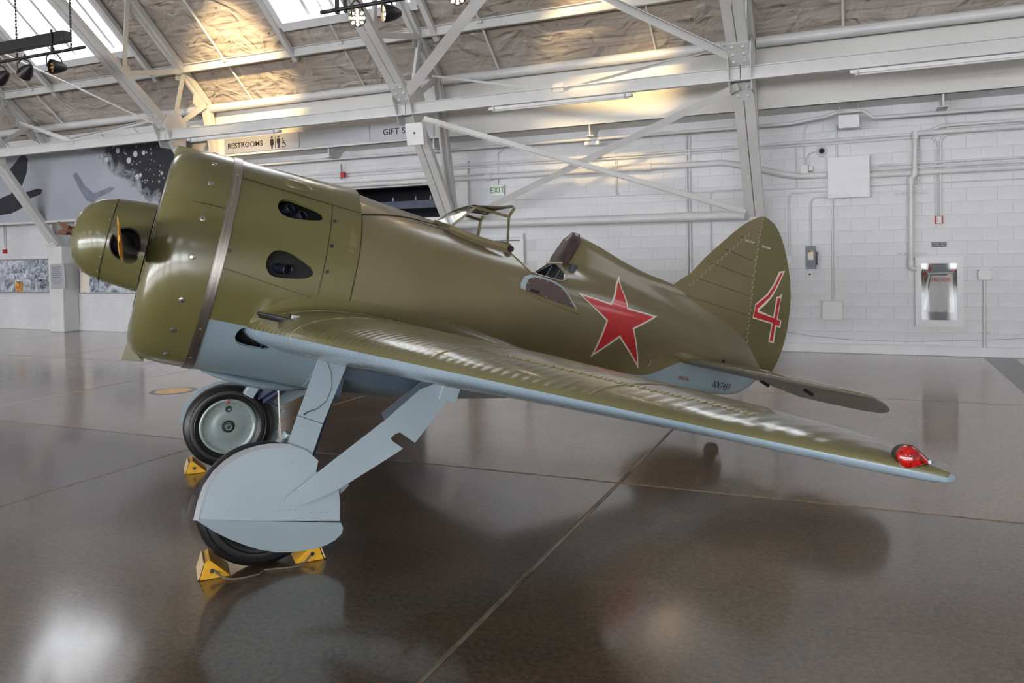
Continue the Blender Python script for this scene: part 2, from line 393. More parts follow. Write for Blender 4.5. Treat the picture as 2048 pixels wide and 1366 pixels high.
for x, lb in FR[:6]:
    fo = MB().box((x, 13.645, 1.07), (.50, .43, 2.14)).build('footing', 'concrete_footing', bevel=.02)
    tag(fo, {-23.9: 'white footing pillar beyond the left edge', -18.3: 'white concrete footing pillar between the two photo boards', -12.7: 'white footing pillar hidden behind the cowling', -7.1: 'white footing pillar hidden behind the cockpit', -1.5: 'white footing pillar hidden behind the tail fin', 4.1: 'white footing pillar beyond the right edge'}[x], 'pillar', 'footing pillars of the steel frames')

# ---- longitudinal members, one per bay
BAYS = [(-23.9, -18.3), (-18.3, -12.7), (-12.7, -7.1), (-7.1, -1.5), (-1.5, 4.1)]
BN = {(-23.9, -18.3): 'at the far left edge', (-18.3, -12.7): 'above the dark mural', (-12.7, -7.1): 'above the restrooms sign', (-7.1, -1.5): 'above the exit sign', (-1.5, 4.1): 'above the fire hose cabinet'}
for a, b in BAYS:
    nm = BN.get((a, b), 'in the bay starting %.0f m off' % abs(a)); g = .012
    m = MB(); m.box(((a + b) / 2, 11.80, 4.25), (b - a - g, .012, .19)); m.box(((a + b) / 2, 11.76, 4.155), (b - a - g, .09, .014)); m.box(((a + b) / 2, 11.78, 4.345), (b - a - g, .05, .012))
    tag(m.build('longitudinal_strut', 'steel_white'), 'white steel strut running level ' + nm, 'steel beam', 'level struts between the frames')
    m = MB().tube([(a + .1, 12.98, 4.97), (b - .1, 12.98, 4.97)], .085, 16); tag(m.build('eave_pipe', 'pipe_white', smooth=40), 'fat white pipe along the eave ' + nm, 'pipe', 'eave pipes')
    for y, z in ((12.25, 5.66), (10.05, 7.64)):
        m = MB(); m.box(((a + b) / 2, y, z), (b - a, .012, .16)); m.box(((a + b) / 2, y - .03, z - .08), (b - a, .07, .012)); m.box(((a + b) / 2, y - .03, z + .08), (b - a, .07, .012))
        tag(m.build('purlin', 'steel_white'), 'white roof purlin %s %s' % ('near the eave' if y > 11 else 'above the skylights', nm), 'steel beam', 'roof purlins')
def flat_bar(name, a, b, w, t, label, up=(0, 0, 1), group='bracing bars between the frames', ang=False):
    m = MB(); m.bar(a, b, w, t, up=up)
    if ang: m.bar(a, b, t, w, up=up, off=(w / 2, w / 2))
    return tag(m.build(name, 'steel_white'), label, 'brace', group)
FACE = (.40, -.90, -.28)
flat_bar('brace', (-6.78, 11.86, 4.09), (-1.63, 13.25, 2.33), .085, .012, 'white angle brace falling from the loudspeaker to the tail fin', up=FACE, ang=True)
flat_bar('brace', (-1.55, 11.90, 4.10), (-6.9, 13.35, 2.36), .11, .010, 'white flat brace rising from the windscreen to the frame above the fin', up=FACE)
flat_bar('brace', (-1.57, 11.74, 4.47), (-6.9, 8.48, 7.14), .11, .012, 'white angle brace rising to the top edge left of the frame above the fin', up=FACE, ang=True)
flat_bar('brace', (-7.05, 11.70, 4.46), (-1.7, 8.50, 7.09), .17, .010, 'broad dull flat brace rising to the right of the lit spotlight', up=FACE)
flat_bar('brace', (-12.80, 11.72, 4.45), (-18.1, 7.84, 7.66), .026, .026, 'thin white rod brace crossing below the left skylight', up=FACE)
flat_bar('brace', (-12.95, 11.86, 4.62), (-15.43, 11.77, 4.37), .06, .012, 'short white brace falling left from the frame above the cowling', up=FACE, ang=True)
flat_bar('brace', (-18.10, 12.5, 5.08), (-15.43, 11.77, 4.37), .06, .012, 'short white brace falling right from the leftmost frame', up=FACE, ang=True)
flat_bar('brace', (-6.9, 12.4, 4.93), (-4.39, 11.77, 4.31), .035, .012, 'thin white rod falling from the eave to the level strut', up=FACE)
flat_bar('brace', (-1.75, 12.45, 4.84), (-4.18, 11.77, 4.31), .05, .012, 'thin white angle rising from the level strut to the eave', up=FACE, ang=True)
for x, nm in ((-4.29, 'above the exit sign'), (-15.43, 'above the mural')):
    m = MB(); m.box((x, 11.785, 4.34), (.18, .014, .14)); tag(m.build('splice_plate', 'steel_white'), 'small bolted splice plate on the strut ' + nm, 'plate', 'splice plates')
m = MB().tube([(-6.95, 13.30, 2.30), (-1.65, 13.30, 2.28)], .075, 14); tag(m.build('tie_tube', 'pipe_white', smooth=40), 'level white tube between two frames behind the windscreen', 'pipe')

# ================================================================== ROOF with skylights
SKY = [(-30.1, -27.2), (-23.3, -20.4), (-16.5, -13.6), (-9.75, -6.85), (-2.95, -.05), (4.0, 6.9), (10.0, 12.8)]
YS0, YS1 = 11.90, 10.15
def slab(m, x0, x1, ya, yb, s=1):
    za, zb = roof_z(ya), roof_z(yb)
    m.add([(x0, s * ya, za), (x1, s * ya, za), (x1, s * yb, zb), (x0, s * yb, zb), (x0, s * ya, za + .12), (x1, s * ya, za + .12), (x1, s * yb, zb + .12), (x0, s * yb, zb + .12)], [(3, 2, 1, 0), (4, 5, 6, 7), (0, 1, 5, 4), (1, 2, 6, 5), (2, 3, 7, 6), (3, 0, 4, 7)])
roof = MB()
for s in (1, -1):
    slab(roof, -34, 14, 13.3 if s > 0 else 15.2, YS0, s); slab(roof, -34, 14, YS1, 9.3, s); slab(roof, -34, 14, 9.3, 0, s)
    xs = [-34] + [v for p in SKY for v in p] + [14]
    for a, b in zip(xs[::2], xs[1::2]): slab(roof, a, b, YS0, YS1, s)
ceil = tag(roof.build('ceiling', 'roof_blanket'), 'sloping hangar roof lined with wrinkled tan insulation blanket', kind='structure')
pin0 = None
for i in range(23):
    for j, y in enumerate((12.75, 12.45, 11.98, 11.45, 10.9)):
        x = -20.5 + i * 1.03 + .25 * (j % 2) + random.uniform(-.12, .12)
        if j > 1 and any(p - .2 < x < q + .2 for p, q in SKY): continue
        if pin0 is None: pin0 = MB().lathe([(0, .0), (-.012, .012), (-.010, .026), (.004, .03)], 'z', n=10).build('insulation_pin', 'galvanised', ceil); o = pin0
        else: o = pin0.copy(); COL.objects.link(o)
        o.location = (x, y + random.uniform(-.04, .04), 0); o.location.z = roof_z(o.location.y) - .002; o.rotation_euler = (.733, 0, 0)
wn0 = wn
for s in (1, -1):
    for (x0, x1) in SKY:
        wn += 1; z0, z1 = roof_z(YS0), roof_z(YS1); f = MB()
        def rp(x, y, o=0.0): return (x, s * (y + .669 * o), roof_z(y) + .743 * o)
        for a, b in ((rp(x0, YS0, .06), rp(x1, YS0, .06)), (rp(x0, YS1, .06), rp(x1, YS1, .06)), (rp(x0, YS0, .06), rp(x0, YS1, .06)), (rp(x1, YS0, .06), rp(x1, YS1, .06))):
            f.bar(a, b, .16, .34, up=(0, s * .669, .743))
        o = f.build('window_%d' % wn, 'box_white'); tag(o, 'skylight in the sloping roof', kind='structure')
        n = 5
        for k in range(n):
            p = MB(); xa, xb = lerp(x0, x1, k / n) + .02, lerp(x0, x1, (k + 1) / n) - .02
            p.add([rp(xa, YS0, .2), rp(xb, YS0, .2), rp(xb, YS1, .2), rp(xa, YS1, .2), rp(xa, YS0, .21), rp(xb, YS0, .21), rp(xb, YS1, .21), rp(xa, YS1, .21)], [(3, 2, 1, 0), (4, 5, 6, 7), (0, 1, 5, 4), (1, 2, 6, 5), (2, 3, 7, 6), (3, 0, 4, 7)])
            p.build('pane', 'daylight_pane', o)
            if k:
                b = MB().bar(rp(lerp(x0, x1, k / n), YS0, .13), rp(lerp(x0, x1, k / n), YS1, .13), .075, .10, up=(0, s * .669, .743)); b.build('glazing_bar', 'steel_white', o)
# rafters beside the skylights and roof conduits
for x, nm in ((-16.6, 'left of the left skylight'), (-13.5, 'right of the left skylight'), (-9.85, 'left of the second skylight'), (-6.75, 'right of the second skylight')):
    m = MB().bar((x, 12.36, roof_z(12.36) - .14), (x, 9.5, roof_z(9.5) - .14), .10, .09); tag(m.build('skylight_trimmer', 'steel_white'), 'white steel trimmer climbing the roof ' + nm, 'steel beam', 'trimmers beside the skylights')
for x, nm in ((-20.1, 'far left'), (-17.24, 'left of the hanging spotlights'), (-14.4, 'under the left skylight'), (-11.5, 'above the restrooms sign'), (-8.72, 'left of the loudspeaker frame'), (-5.85, 'right of the loudspeaker frame'), (-3.0, 'left of the frame above the fin'), (-.14, 'right of the frame above the fin'), (2.7, 'at the right edge')):
    pts = [(x, 13.08, 4.93), (x, 13.02, 5.02), (x, 12.2, roof_z(12.2) - .10), (x, 9.4, roof_z(9.4) - .10)]
    t = empty('roof_conduit', (x, 13.08, 4.93), label='thin white conduit climbing the roof ' + nm, cat='conduit', group='roof conduits'); M = Matrix.Translation((-x, -13.08, -4.93))
    MB().tube(pts, .022 if x not in (-8.72, -3.0, -14.4) else .014, 8).build('pipe', 'pipe_white', t, smooth=40, mat=M)
    MB().box((x, 12.22, 5.70), (.10, .05, .05)).build('clamp', 'steel_white', t, mat=M); MB().box((x, 13.03, 5.03), (.09, .05, .05)).build('clamp', 'steel_white', t, mat=M)

# ================================================================== BULKHEAD, SIGNS
m = MB(); m.box((.6, 13.20, 4.62), (26.7, .09, 1.34)); m.box((.6, 13.55, 3.975), (26.7, .72, .05)); m.box((-12.73, 13.52, 4.62), (.05, .72, 1.34))
tag(m.build('trim_1', 'bulkhead_paint'), 'white boxed bulkhead along the top of the block wall', kind='structure')
m = MB(); m.box((-23.4, 13.60, 4.93), (21.3, .5, .6)); tag(m.build('trim_2', 'bulkhead_paint'), 'white boxed bulkhead above the mural', kind='structure')
for x, nm in ((-9.78, 'below the restrooms sign'), (-4.24, 'left of the flat brace'), (1.2, 'above the standpipe'), (-7.35, 'beside the loudspeaker frame')):
    m = MB(); m.prism([(13.2, 3.95), (13.75, 3.95), (13.55, 3.78), (13.22, 3.76)], lambda y, z: (x - .012, y, z), lambda y, z: (x + .012, y, z)); m.box((x, 13.40, 3.765), (.14, .38, .014))
    tag(m.build('bulkhead_bracket', 'steel_white'), 'white gusset bracket under the bulkhead ' + nm, 'bracket', 'brackets under the bulkhead')
def wall_sign(x0, x1, z0, z1, label):
    t = empty('hanging_sign', ((x0 + x1) / 2, 13.14, z0), label=label, cat='sign', group='silver signs on the bulkhead')
    MB().box((0, 0, (z1 - z0) / 2), (x1 - x0, .018, z1 - z0)).build('panel', 'sign_silver', t, bevel=.003); return t
RX = (pi / 2, 0, 0)
t = wall_sign(-12.44, -10.45, 4.0, 4.32, 'silver sign reading RESTROOMS with washroom pictograms')
put_text('lettering', 'RESTROOMS', .155, (-.42, -.012, .155), RX, 'sign_black', t, True, sx=1.05)
def person_icon(cx, skirt):
    m = MB(); m.lathe([(-.002, .0), (-.002, .021), (.002, .021), (.002, 0)], 'y', (cx, -.012, .26), 14)
    b = [(-.035, .225), (.035, .225), (.05, .14), (.037, .14), (.03, .19), (.05, .10), (.022, .10), (.022, .03), (.004, .03), (.004, .1), (-.004, .1), (-.004, .03), (-.022, .03), (-.022, .10), (-.05, .10), (-.03, .19), (-.037, .14), (-.05, .14)] if skirt else [(-.04, .225), (.04, .225), (.045, .13), (.032, .13), (.029, .19), (.026, .03), (.004, .03), (.004, .125), (-.004, .125), (-.004, .03), (-.026, .03), (-.029, .19), (-.032, .13), (-.045, .13)]
    m.prism(b, lambda x, z: (x + cx, -.014, z), lambda x, z: (x + cx, -.010, z)); m.build('pictogram', 'sign_black', t)
person_icon(.30, True); MB().box((.385, -.012, .155), (.008, .004, .25)).build('pictogram', 'sign_black', t); person_icon(.47, False)
m = MB(); ring = [(.60 + .05 * cos(a), .085 + .05 * sin(a)) for a in [k * pi / 10 - 2.6 for k in range(17)]]
for (xa, za), (xb, zb) in zip(ring, ring[1:]): m.bar((xa, -.012, za), (xb, -.012, zb), .012, .004, up=(0, 1, 0))
for (xa, za), (xb, zb) in (((.585, .19), (.592, .12)), ((.592, .12), (.635, .12)), ((.635, .12), (.655, .06)), ((.588, .16), (.625, .16))): m.bar((xa, -.012, za), (xb, -.012, zb), .016, .004, up=(0, 1, 0))
m.lathe([(-.002, .0), (-.002, .014), (.002, .014), (.002, 0)], 'y', (.582, -.012, .212), 12); m.build('pictogram', 'sign_black', t)
wall_sign(-10.42, -8.74, 3.995, 4.315, 'blank silver sign panel between the two lettered signs')
t = wall_sign(-8.71, -7.30, 3.98, 4.30, 'silver sign reading GIFT SHOP half hidden by the loudspeaker')
put_text('lettering', 'GIFT SHOP', .165, (.02, -.012, .16), RX, 'sign_black', t, True, sx=1.05)
# loudspeaker on the frame knee
t = empty('loudspeaker', (-6.79, 11.62, 3.60), label='white square loudspeaker hung on the frame beside the GIFT SHOP sign', cat='loudspeaker')
MB().box((0, 0, .19), (.33, .14, .37), Matrix.Rotation(.16, 3, 'X')).build('cabinet', 'box_white', t, bevel=.012)
MB().box((.005, -.077, .195), (.03, .01, .03)).build('badge', 'sign_black', t); MB().box((.02, .12, .3), (.05, .2, .05)).build('mount', 'steel_white', t)

# ================================================================== PIPES AND CONDUITS ON THE WALL
def conduit(name, pts, r, label, group='wall conduits', fit=None, mat='pipe_white', n=10):
    p0 = Vector(pts[0]); t = empty(name, p0, label=label, cat='conduit' if r < .03 else 'pipe', group=group); M = Matrix.Translation(-p0)
    MB().tube(pts, r, n).build('pipe', mat, t, smooth=40, mat=M)
    for f in fit or []:
        a = Vector(f[0]); b = Vector(f[1]); MB().tube([a, b], r * 1.35, n).build('coupling', mat, t, smooth=40, mat=M)
    return t
def bend(x0, z0, x1, z1, y, r, n=5):       # quarter bend from horizontal (x0,z0) into vertical (x1,z1)
    sx = 1 if x1 > x0 else -1; sz = 1 if z1 > z0 else -1; c = (x1 - sx * r, z0 + sz * r)
    return [(c[0] + sx * r * sin(k * pi / 2 / n), y, c[1] - sz * r * cos(k * pi / 2 / n)) for k in range(n + 1)]
yc = YW - .035
conduit('wall_conduit', [(-12.3, 13.5, 3.77), (-.95, 13.5, 3.735), (-.42, 13.5, 3.80), (-.26, 13.48, 3.85), (.12, 13.48, 3.85), (.28, 13.5, 3.72), (13, 13.5, 3.68)], .028, 'long white conduit under the bulkhead running over the junction box', fit=[((-4.3, 13.5, 3.747), (-4.2, 13.5, 3.747)), ((-8.9, 13.5, 3.757), (-8.8, 13.5, 3.757))])
conduit('wall_conduit', [(-12.2, yc, 3.52), (-7, yc, 3.49), (-3.6, yc, 3.455), (-1.2, yc, 3.462), (.86, yc, 3.468), (1.05, yc - .03, 3.50), (1.25, yc - .06, 3.56), (13, yc - .06, 3.50)], .026, 'upper white conduit along the wall above the exit sign')
conduit('wall_conduit', [(-12.2, yc, 3.44), (-6.6, yc, 3.43), (-3.6, yc, 3.408), (.85, yc, 3.41)], .018, 'thin second white conduit along the wall above the exit sign')
conduit('wall_conduit', [(-12.2, yc, 3.31), (-6.6, yc, 3.292), (-3.0, yc, 3.275), (-2.55, yc, 3.27), (-2.45, yc, 3.25)], .016, 'thin third white conduit ending in a small bend above the tube')
conduit('wall_pipe', [(-12.2, YW - .08, 3.235), (-6.6, YW - .08, 3.217), (-2.35, YW - .08, 3.205), (-2.1, YW - .08, 3.21), (-1.9, YW - .08, 3.17), (-1.6, YW - .08, 3.09), (-1.3, YW - .08, 3.01), (-1.05, YW - .08, 2.94), (-.85, YW - .08, 2.905), (-.42, YW - .08, 2.905)], .052, 'fat white pipe dipping behind the tail fin into the big panel box', 'wall pipes', fit=[((-6.55, YW - .08, 3.217), (-6.4, YW - .08, 3.217)), ((-3.45, YW - .08, 3.208), (-3.3, YW - .08, 3.208))], n=14)
for z, r, nm in ((3.01, .020, 'top'), (2.945, .020, 'second'), (2.862, .048, 'fat third'), (2.693, .010, 'thin lowest')):
    conduit('wall_conduit', [(.20, YW - .06, z), (13, YW - .06, z + .0)], r, nm + ' of the four white lines running right from the big panel box')
conduit('wall_conduit', [(-.44, yc, 2.705), (-6.2, yc, 2.76)], .010, 'thin white line running left from the big panel box')
conduit('wall_conduit', [(-.42, yc, 2.64)] + bend(-.5, 2.64, -1.012, 2.0, yc, .11) + [(-1.016, yc, 1.60)], .016, 'white conduit bending down beside the rudder to a small switch')
conduit('wall_conduit', [(-.41, yc, 2.55)] + bend(-.5, 2.55, -.681, 2.0, yc, .11) + [(-.684, yc, 1.752)], .016, 'white conduit bending down to the grey disconnect switch')
conduit('wall_conduit', [(-.345, yc, 2.55), (-.352, yc, .855)], .016, 'straight white conduit from the big panel box to the low box')
conduit('wall_conduit', [(-1.78, yc, 2.742)] + bend(-1.9, 2.742, -2.292, 2.0, yc, .10) + [(-2.298, yc, .2)], .014, 'white conduit bending down left of the tail fin')
conduit('wall_conduit', [(-2.69, yc, 3.72), (-2.70, yc, .2)], .018, 'left of the paired upright conduits behind the headrest fairing')
conduit('wall_conduit', [(-2.635, yc, 3.72), (-2.65, yc, .2)], .018, 'right of the paired upright conduits behind the headrest fairing')
conduit('wall_conduit', [(-6.17, yc, 3.75), (-6.30, yc, 3.66), (-6.31, yc, 3.05)], .012, 'thin white conduit dropping to the exit sign')
conduit('standpipe', [(.95, YW - .12, 3.46), (.88, YW - .12, 3.46), (.862, YW - .12, 3.43), (.852, YW - .12, 2.83), (.83, YW - .12, 2.80), (.805, YW - .12, 2.78), (.80, YW - .12, 2.70), (.79, YW - .12, 1.45), (.79, YW - .12, 1.40), (.81, YW - .12, 1.372), (.86, YW - .12, 1.37)], .040, 'white standpipe coming down into the fire hose cabinet', 'wall pipes', fit=[((.864, YW - .12, 3.50), (.862, YW - .12, 3.38)), ((.852, YW - .12, 2.90), (.85, YW - .12, 2.82)), ((.80, YW - .12, 2.78), (.80, YW - .12, 2.68)), ((.79, YW - .12, 1.50), (.79, YW - .12, 1.40))], n=14)
conduit('wall_pipe', [(.92, YW - .12, 3.465), (13, YW - .12, 3.43)], .042, 'white water pipe running right from the top of the standpipe', 'wall pipes', n=14)
conduit('wall_conduit', [(.93, yc, 3.405)] + bend(1.0, 3.405, 1.152, 2.6, yc, .11) + [(1.148, yc, 2.175)], .018, 'left of the twin conduits dropping to the fire alarm')
conduit('wall_conduit', [(1.4, yc, 3.425)] + bend(1.36, 3.425, 1.215, 2.6, yc, .11) + [(1.21, yc, 2.175)], .018, 'right of the twin conduits dropping to the fire alarm')
conduit('wall_conduit', [(1.788, yc, 1.185), (1.785, yc, .15)], .022, 'white conduit from the right box down to the floor', fit=[((1.787, yc, .62), (1.787, yc, .54))])
conduit('wall_conduit', [(-.71, yc, 3.72), (-.755, yc, 3.68), (-.766, yc, 3.6), (-.769, yc, 3.09)], .014, 'thin white conduit dropping to the camera box')
conduit('wall_conduit', [(-.735, yc, 3.09), (-.725, yc, 3.20), (-.69, yc, 3.26), (-.63, yc, 3.288), (-.55, yc, 3.297)], .014, 'short curved conduit from the camera box to the dome camera')
conduit('wall_conduit', [(-.27, yc, 3.70), (-.272, yc, 3.17)], .014, 'short white conduit between the upper box and the big panel box')
conduit('wall_conduit', [(1.29, yc, 3.72), (1.29, yc, 3.42)], .008, 'thin hanger rod under the bracket above the standpipe')
# telephone-like cable sagging along the wall foot
conduit('wall_cable', [(-1.3, YW - .03, .36), (-.7, YW - .03, .27), (0, YW - .03, .22), (.7, YW - .03, .215), (1.3, YW - .03, .24), (2.0, YW - .03, .28), (3.0, YW - .03, .36)], .004, 'thin grey cable sagging along the foot of the wall', mat='galvanised')
def unistrut(x, z0, z1, label, horiz=None):
    t = empty('strut_channel', (x, YW - .02, z0), label=label, cat='bracket', group='slotted strut channels')
    m = MB()
    if horiz is None:
        m.box((-.014, 0, (z1 - z0) / 2), (.012, .04, z1 - z0)); m.box((.014, 0, (z1 - z0) / 2), (.012, .04, z1 - z0)); m.box((0, .012, (z1 - z0) / 2), (.03, .012, z1 - z0)); m.build('channel', 'steel_white', t)
        s = MB(); k = 0
        while k * .06 < z1 - z0 - .05: s.box((0, .003, .03 + k * .06), (.012, .006, .034)); k += 1
        s.build('slots', 'galvanised', t)
    else:
        m.box((horiz / 2, 0, .014), (horiz, .04, .010)); m.box((horiz / 2, 0, -.014), (horiz, .04, .010)); m.box((horiz / 2, .012, 0), (horiz, .012, .03)); m.build('channel', 'steel_white', t)
        s = MB(); k = 0
        while k * .07 < horiz - .05: s.box((.035 + k * .07, .003, 0), (.03, .006, .010)); k += 1
        s.build('slots', 'galvanised', t)
    return t
unistrut(-.888, 2.72, 3.47, 'upright slotted channel left of the dome camera'); unistrut(.915, 2.72, 3.42, 'upright slotted channel beside the standpipe')
unistrut(-3.955, 2.74, 3.51, 'upright slotted channel crossed by the braces'); unistrut(-6.94, 2.70, 3.56, 'upright slotted channel left of the exit sign')
unistrut(.57, 2.552, 0, 'upper level slotted channel clamping the standpipe', .46); unistrut(.60, 1.60, 0, 'lower level slotted channel clamping the standpipe', .43); unistrut(1.71, .375, 0, 'small level slotted channel near the floor at the right', .15)

# ================================================================== BOXES AND DEVICES ON THE WALL
def wbox(name, x0, x1, z0, z1, d, label, mat='box_white', cat='electrical box', lid=True, screws=True):
    t = empty(name, ((x0 + x1) / 2, YW - .012, z0), label=label, cat=cat); w, h = x1 - x0, z1 - z0
    MB().box((0, -d / 2, h / 2), (w, d, h)).build('body', mat, t, bevel=.006)
    if lid:
        l = MB().box((0, -d - .003, h / 2), (w * .985, .008, h * .985)).build('lid', mat, t, bevel=.003)
        if screws:
            for sx in (-1, 1):
                for sz in (.07, .93): MB().lathe([(-.004, 0), (-.004, .006), (0, .006)], 'y', (sx * w * .44, -d - .007, h * sz), 8).build('screw', 'galvanised', l)
    return t
wbox('panel_box', -.405, .215, 2.515, 3.175, .16, 'large white square panel box right of the dome camera')
wbox('junction_box', -.235, .07, 3.585, 3.79, .16, 'white box hung just below the bulkhead').location.y = 13.58
for x in (-.22, .055): conduit('hanger_rod', [(x, 13.5, 3.79), (x, 13.5, 3.95)], .005, 'thin rod at the %s of the box under the bulkhead' % ('left' if x < 0 else 'right'), mat='steel_white')
wbox('junction_box', -.512, -.204, .548, .857, .12, 'white square box low on the wall beside the rudder')
wbox('junction_box', 1.70, 1.878, 1.186, 1.342, .08, 'small white box on a conduit right of the fire hose cabinet')
wbox('junction_box', -.818, -.70, 2.945, 3.09, .08, 'small white box below the dome camera'); wbox('junction_box', -.69, -.63, 2.98, 3.06, .12, 'small white bracket box beside the dome camera box', screws=False)
wbox('switch_box', -1.055, -.978, 1.475, 1.60, .05, 'tiny white switch at the edge of the rudder', screws=False)
t = wbox('disconnect_switch', -.757, -.602, 1.382, 1.755, .09, 'grey disconnect switch with warning label and side lever', 'grey_box', 'switch')
MB().box((0, -.098, .22), (.085, .004, .15)).build('label', 'paper', t); MB().box((0, -.099, .285), (.085, .005, .03)).build('label', 'label_yellow', t); MB().box((-.02, -.1, .285), (.03, .006, .022)).build('label', 'sign_black', t)
h = MB(); h.box((.092, -.05, .14), (.022, .05, .16)); h.box((.10, -.055, .25), (.02, .03, .05)); h.build('lever', 'black_metal', t, bevel=.004)
t = wbox('push_button', -.752, -.640, 1.243, 1.345, .06, 'small white button box under the grey disconnect switch', screws=False); MB().lathe([(-.03, 0), (-.03, .016), (0, .018)], 'y', (0, -.065, .05), 16).build('button', 'black_metal', t, smooth=40)
t = empty('dome_camera', (-.492, YW - .012, 3.295), label='white dome security camera with a black eye', cat='camera')
MB().lathe([(0, .085), (-.03, .085), (-.05, .072), (-.055, .055)], 'y', n=28).build('base', 'box_white', t, smooth=50); MB().lathe([(-.05, .058), (-.075, .048), (-.09, .028), (-.095, 0)], 'y', n=28).build('trim_ring', 'sign_silver', t, smooth=60); MB().lathe([(-.07, .042), (-.10, .034), (-.118, .018), (-.124, 0)], 'y', n=24).build('lens_dome', 'black_metal', t, smooth=60)
t = empty('fire_alarm', (1.182, YW - .012, 2.057), label='red and white fire alarm strobe below the twin conduits', cat='alarm')
MB().box((0, -.025, .06), (.112, .05, .122)).build('body', 'red_paint', t, bevel=.005); MB().box((0, -.055, .06), (.07, .022, .118)).build('strobe', 'box_white', t, bevel=.008); put_text('lettering', 'FIRE', .03, (-.018, -.068, .06), (pi / 2, -pi / 2, 0), 'red_paint', t)
t = empty('warning_sign', (1.185, YW - .012, 1.70), label='small black sign reading UNDER CCTV SURVEILLANCE', cat='sign')
MB().box((0, -.003, .035), (.208, .006, .072)).build('plate', 'sign_black', t); put_text('lettering', 'UNDER CCTV', .030, (0, -.007, .049), RX, 'box_white', t, True, extrude=.0008); put_text('lettering', 'SURVEILLANCE', .028, (0, -.007, .020), RX, 'box_white', t, True, extrude=.0008)
t = empty('exit_sign', (-6.31, YW - .012, 2.852), label='white exit sign with green EXIT lettering', cat='sign')
MB().box((0, -.03, .10), (.262, .06, .20)).build('housing', 'exit_white', t, bevel=.006); put_text('lettering', 'EXIT', .17, (0, -.062, .10), RX, 'exit_green', t, True, sx=.82)
t = empty('smoke_detector', (-4.28, 13.50, 3.62), label='flat white emergency light hanging below the conduit behind the braces', cat='ceiling device')
MB().box((0, 0, .045), (.27, .15, .07)).build('body', 'box_white', t, bevel=.015); MB().box((0, 0, .10), (.04, .04, .05)).build('mount', 'steel_white', t)
# fire hose cabinet
t = empty('fire_hose_cabinet', (1.173, YW - .012, .467), label='white glazed fire hose cabinet with folded hose and red valve', cat='cabinet')
w, h = .656, 1.078
fr = MB()
for c, d in (((0, -.045, .03), (w, .09, .06)), ((0, -.045, h - .03), (w, .09, .06)), ((-w / 2 + .03, -.045, h / 2), (.06, .09, h - .12)), ((w / 2 - .03, -.045, h / 2), (.06, .09, h - .12))): fr.box(c, d)
fr.build('frame', 'box_white', t)
MB().box((0, .002, h / 2), (w - .06, .012, h - .06)).build('back_panel', 'cabinet_inside', t)
d = empty('door'); d.parent = t; d.location = (0, -.094, 0); f2 = MB()
for c, dd in (((0, 0, .075), (w - .07, .012, .05)), ((0, 0, h - .075), (w - .07, .012, .05)), ((-w / 2 + .06, 0, h / 2), (.05, .012, h - .2)), ((w / 2 - .06, 0, h / 2), (.05, .012, h - .2))): f2.box(c, dd)
f2.build('door_frame', 'box_white', d); MB().box((0, .003, h / 2), (w - .17, .004, h - .18)).build('pane', 'pane_clear', d); MB().box((w / 2 - .058, -.008, .49), (.018, .012, .05)).build('latch', 'galvanised', d, bevel=.003)
put_text('lettering', 'FIRE HOSE', .085, (.03, -.0005, .722), RX, 'red_paint', d, True, extrude=.0005, sx=.62)
for k in range(22):
    u = k / 21; x = lerp(-.17, .20, u); top = lerp(-.10, .17, u); m = MB()
    path = [(top, -.06, .79), (lerp(top, x, .35), -.062, .62), (lerp(top, x, .8), -.06, .40), (x, -.055, .235 + .01 * sin(k)), (x + .006, -.03, .225)]
    m.tube(path, [.009, .010, .0105, .0115, .0115], 6); m.build('hose_fold', 'hose_canvas', t, smooth=50)
m = MB().tube([(-.13, -.05, .80), (-.17, -.06, .62), (-.16, -.06, .48), (-.19, -.055, .33), (-.2, -.05, .24)], .018, 8); m.build('hose_end', 'hose_canvas', t, smooth=50)
MB().tube([(-.20, -.06, .815), (.20, -.06, .835)], .012, 8).build('hose_rack', 'box_white', t, smooth=40); MB().box((.19, -.05, .87), (.04, .03, .06)).build('rack_end', 'red_paint', t)
MB().tube([(-.215, -.04, .90), (-.14, -.045, .90)], .022, 10).build('valve', 'brass', t, smooth=40); MB().lathe([(-.012, .0), (-.012, .045), (.012, .045), (.012, 0)], 'x', (-.12, -.05, .905), 14).build('valve_wheel', 'red_paint', t); MB().tube([(-.205, -.05, .90), (-.205, -.05, .70)], .016, 8).build('nozzle', 'brass', t, smooth=40); MB().tube([(-.22, -.06, .82), (-.16, -.06, .82)], .016, 8).build('coupling', 'red_paint', t, smooth=40)
MB().box((.15, -.075, .73), (.075, .003, .17)).build('inspection_tag', 'paper', t)
# white door beside the windscreen
t = MB(); t.box((-6.76, YW - .02, 1.02), (.07, .12, 2.04)); t.box((-5.82, YW - .02, 1.02), (.07, .12, 2.04)); t.box((-6.29, YW - .02, 2.075), (1.01, .12, .07))
dr = tag(t.build('door_1', 'box_white', bevel=.005), 'white steel door in the block wall', kind='structure'); MB().box((-6.29, YW + .02, .99), (.87, .045, 1.96)).build('leaf', 'box_white', dr, bevel=.004); MB().lathe([(-.06, 0), (-.06, .025), (-.03, .025), (-.02, .012), (0, .012)], 'y', (-6.62, YW, 1.0), 12).build('knob', 'galvanised', dr, smooth=40)
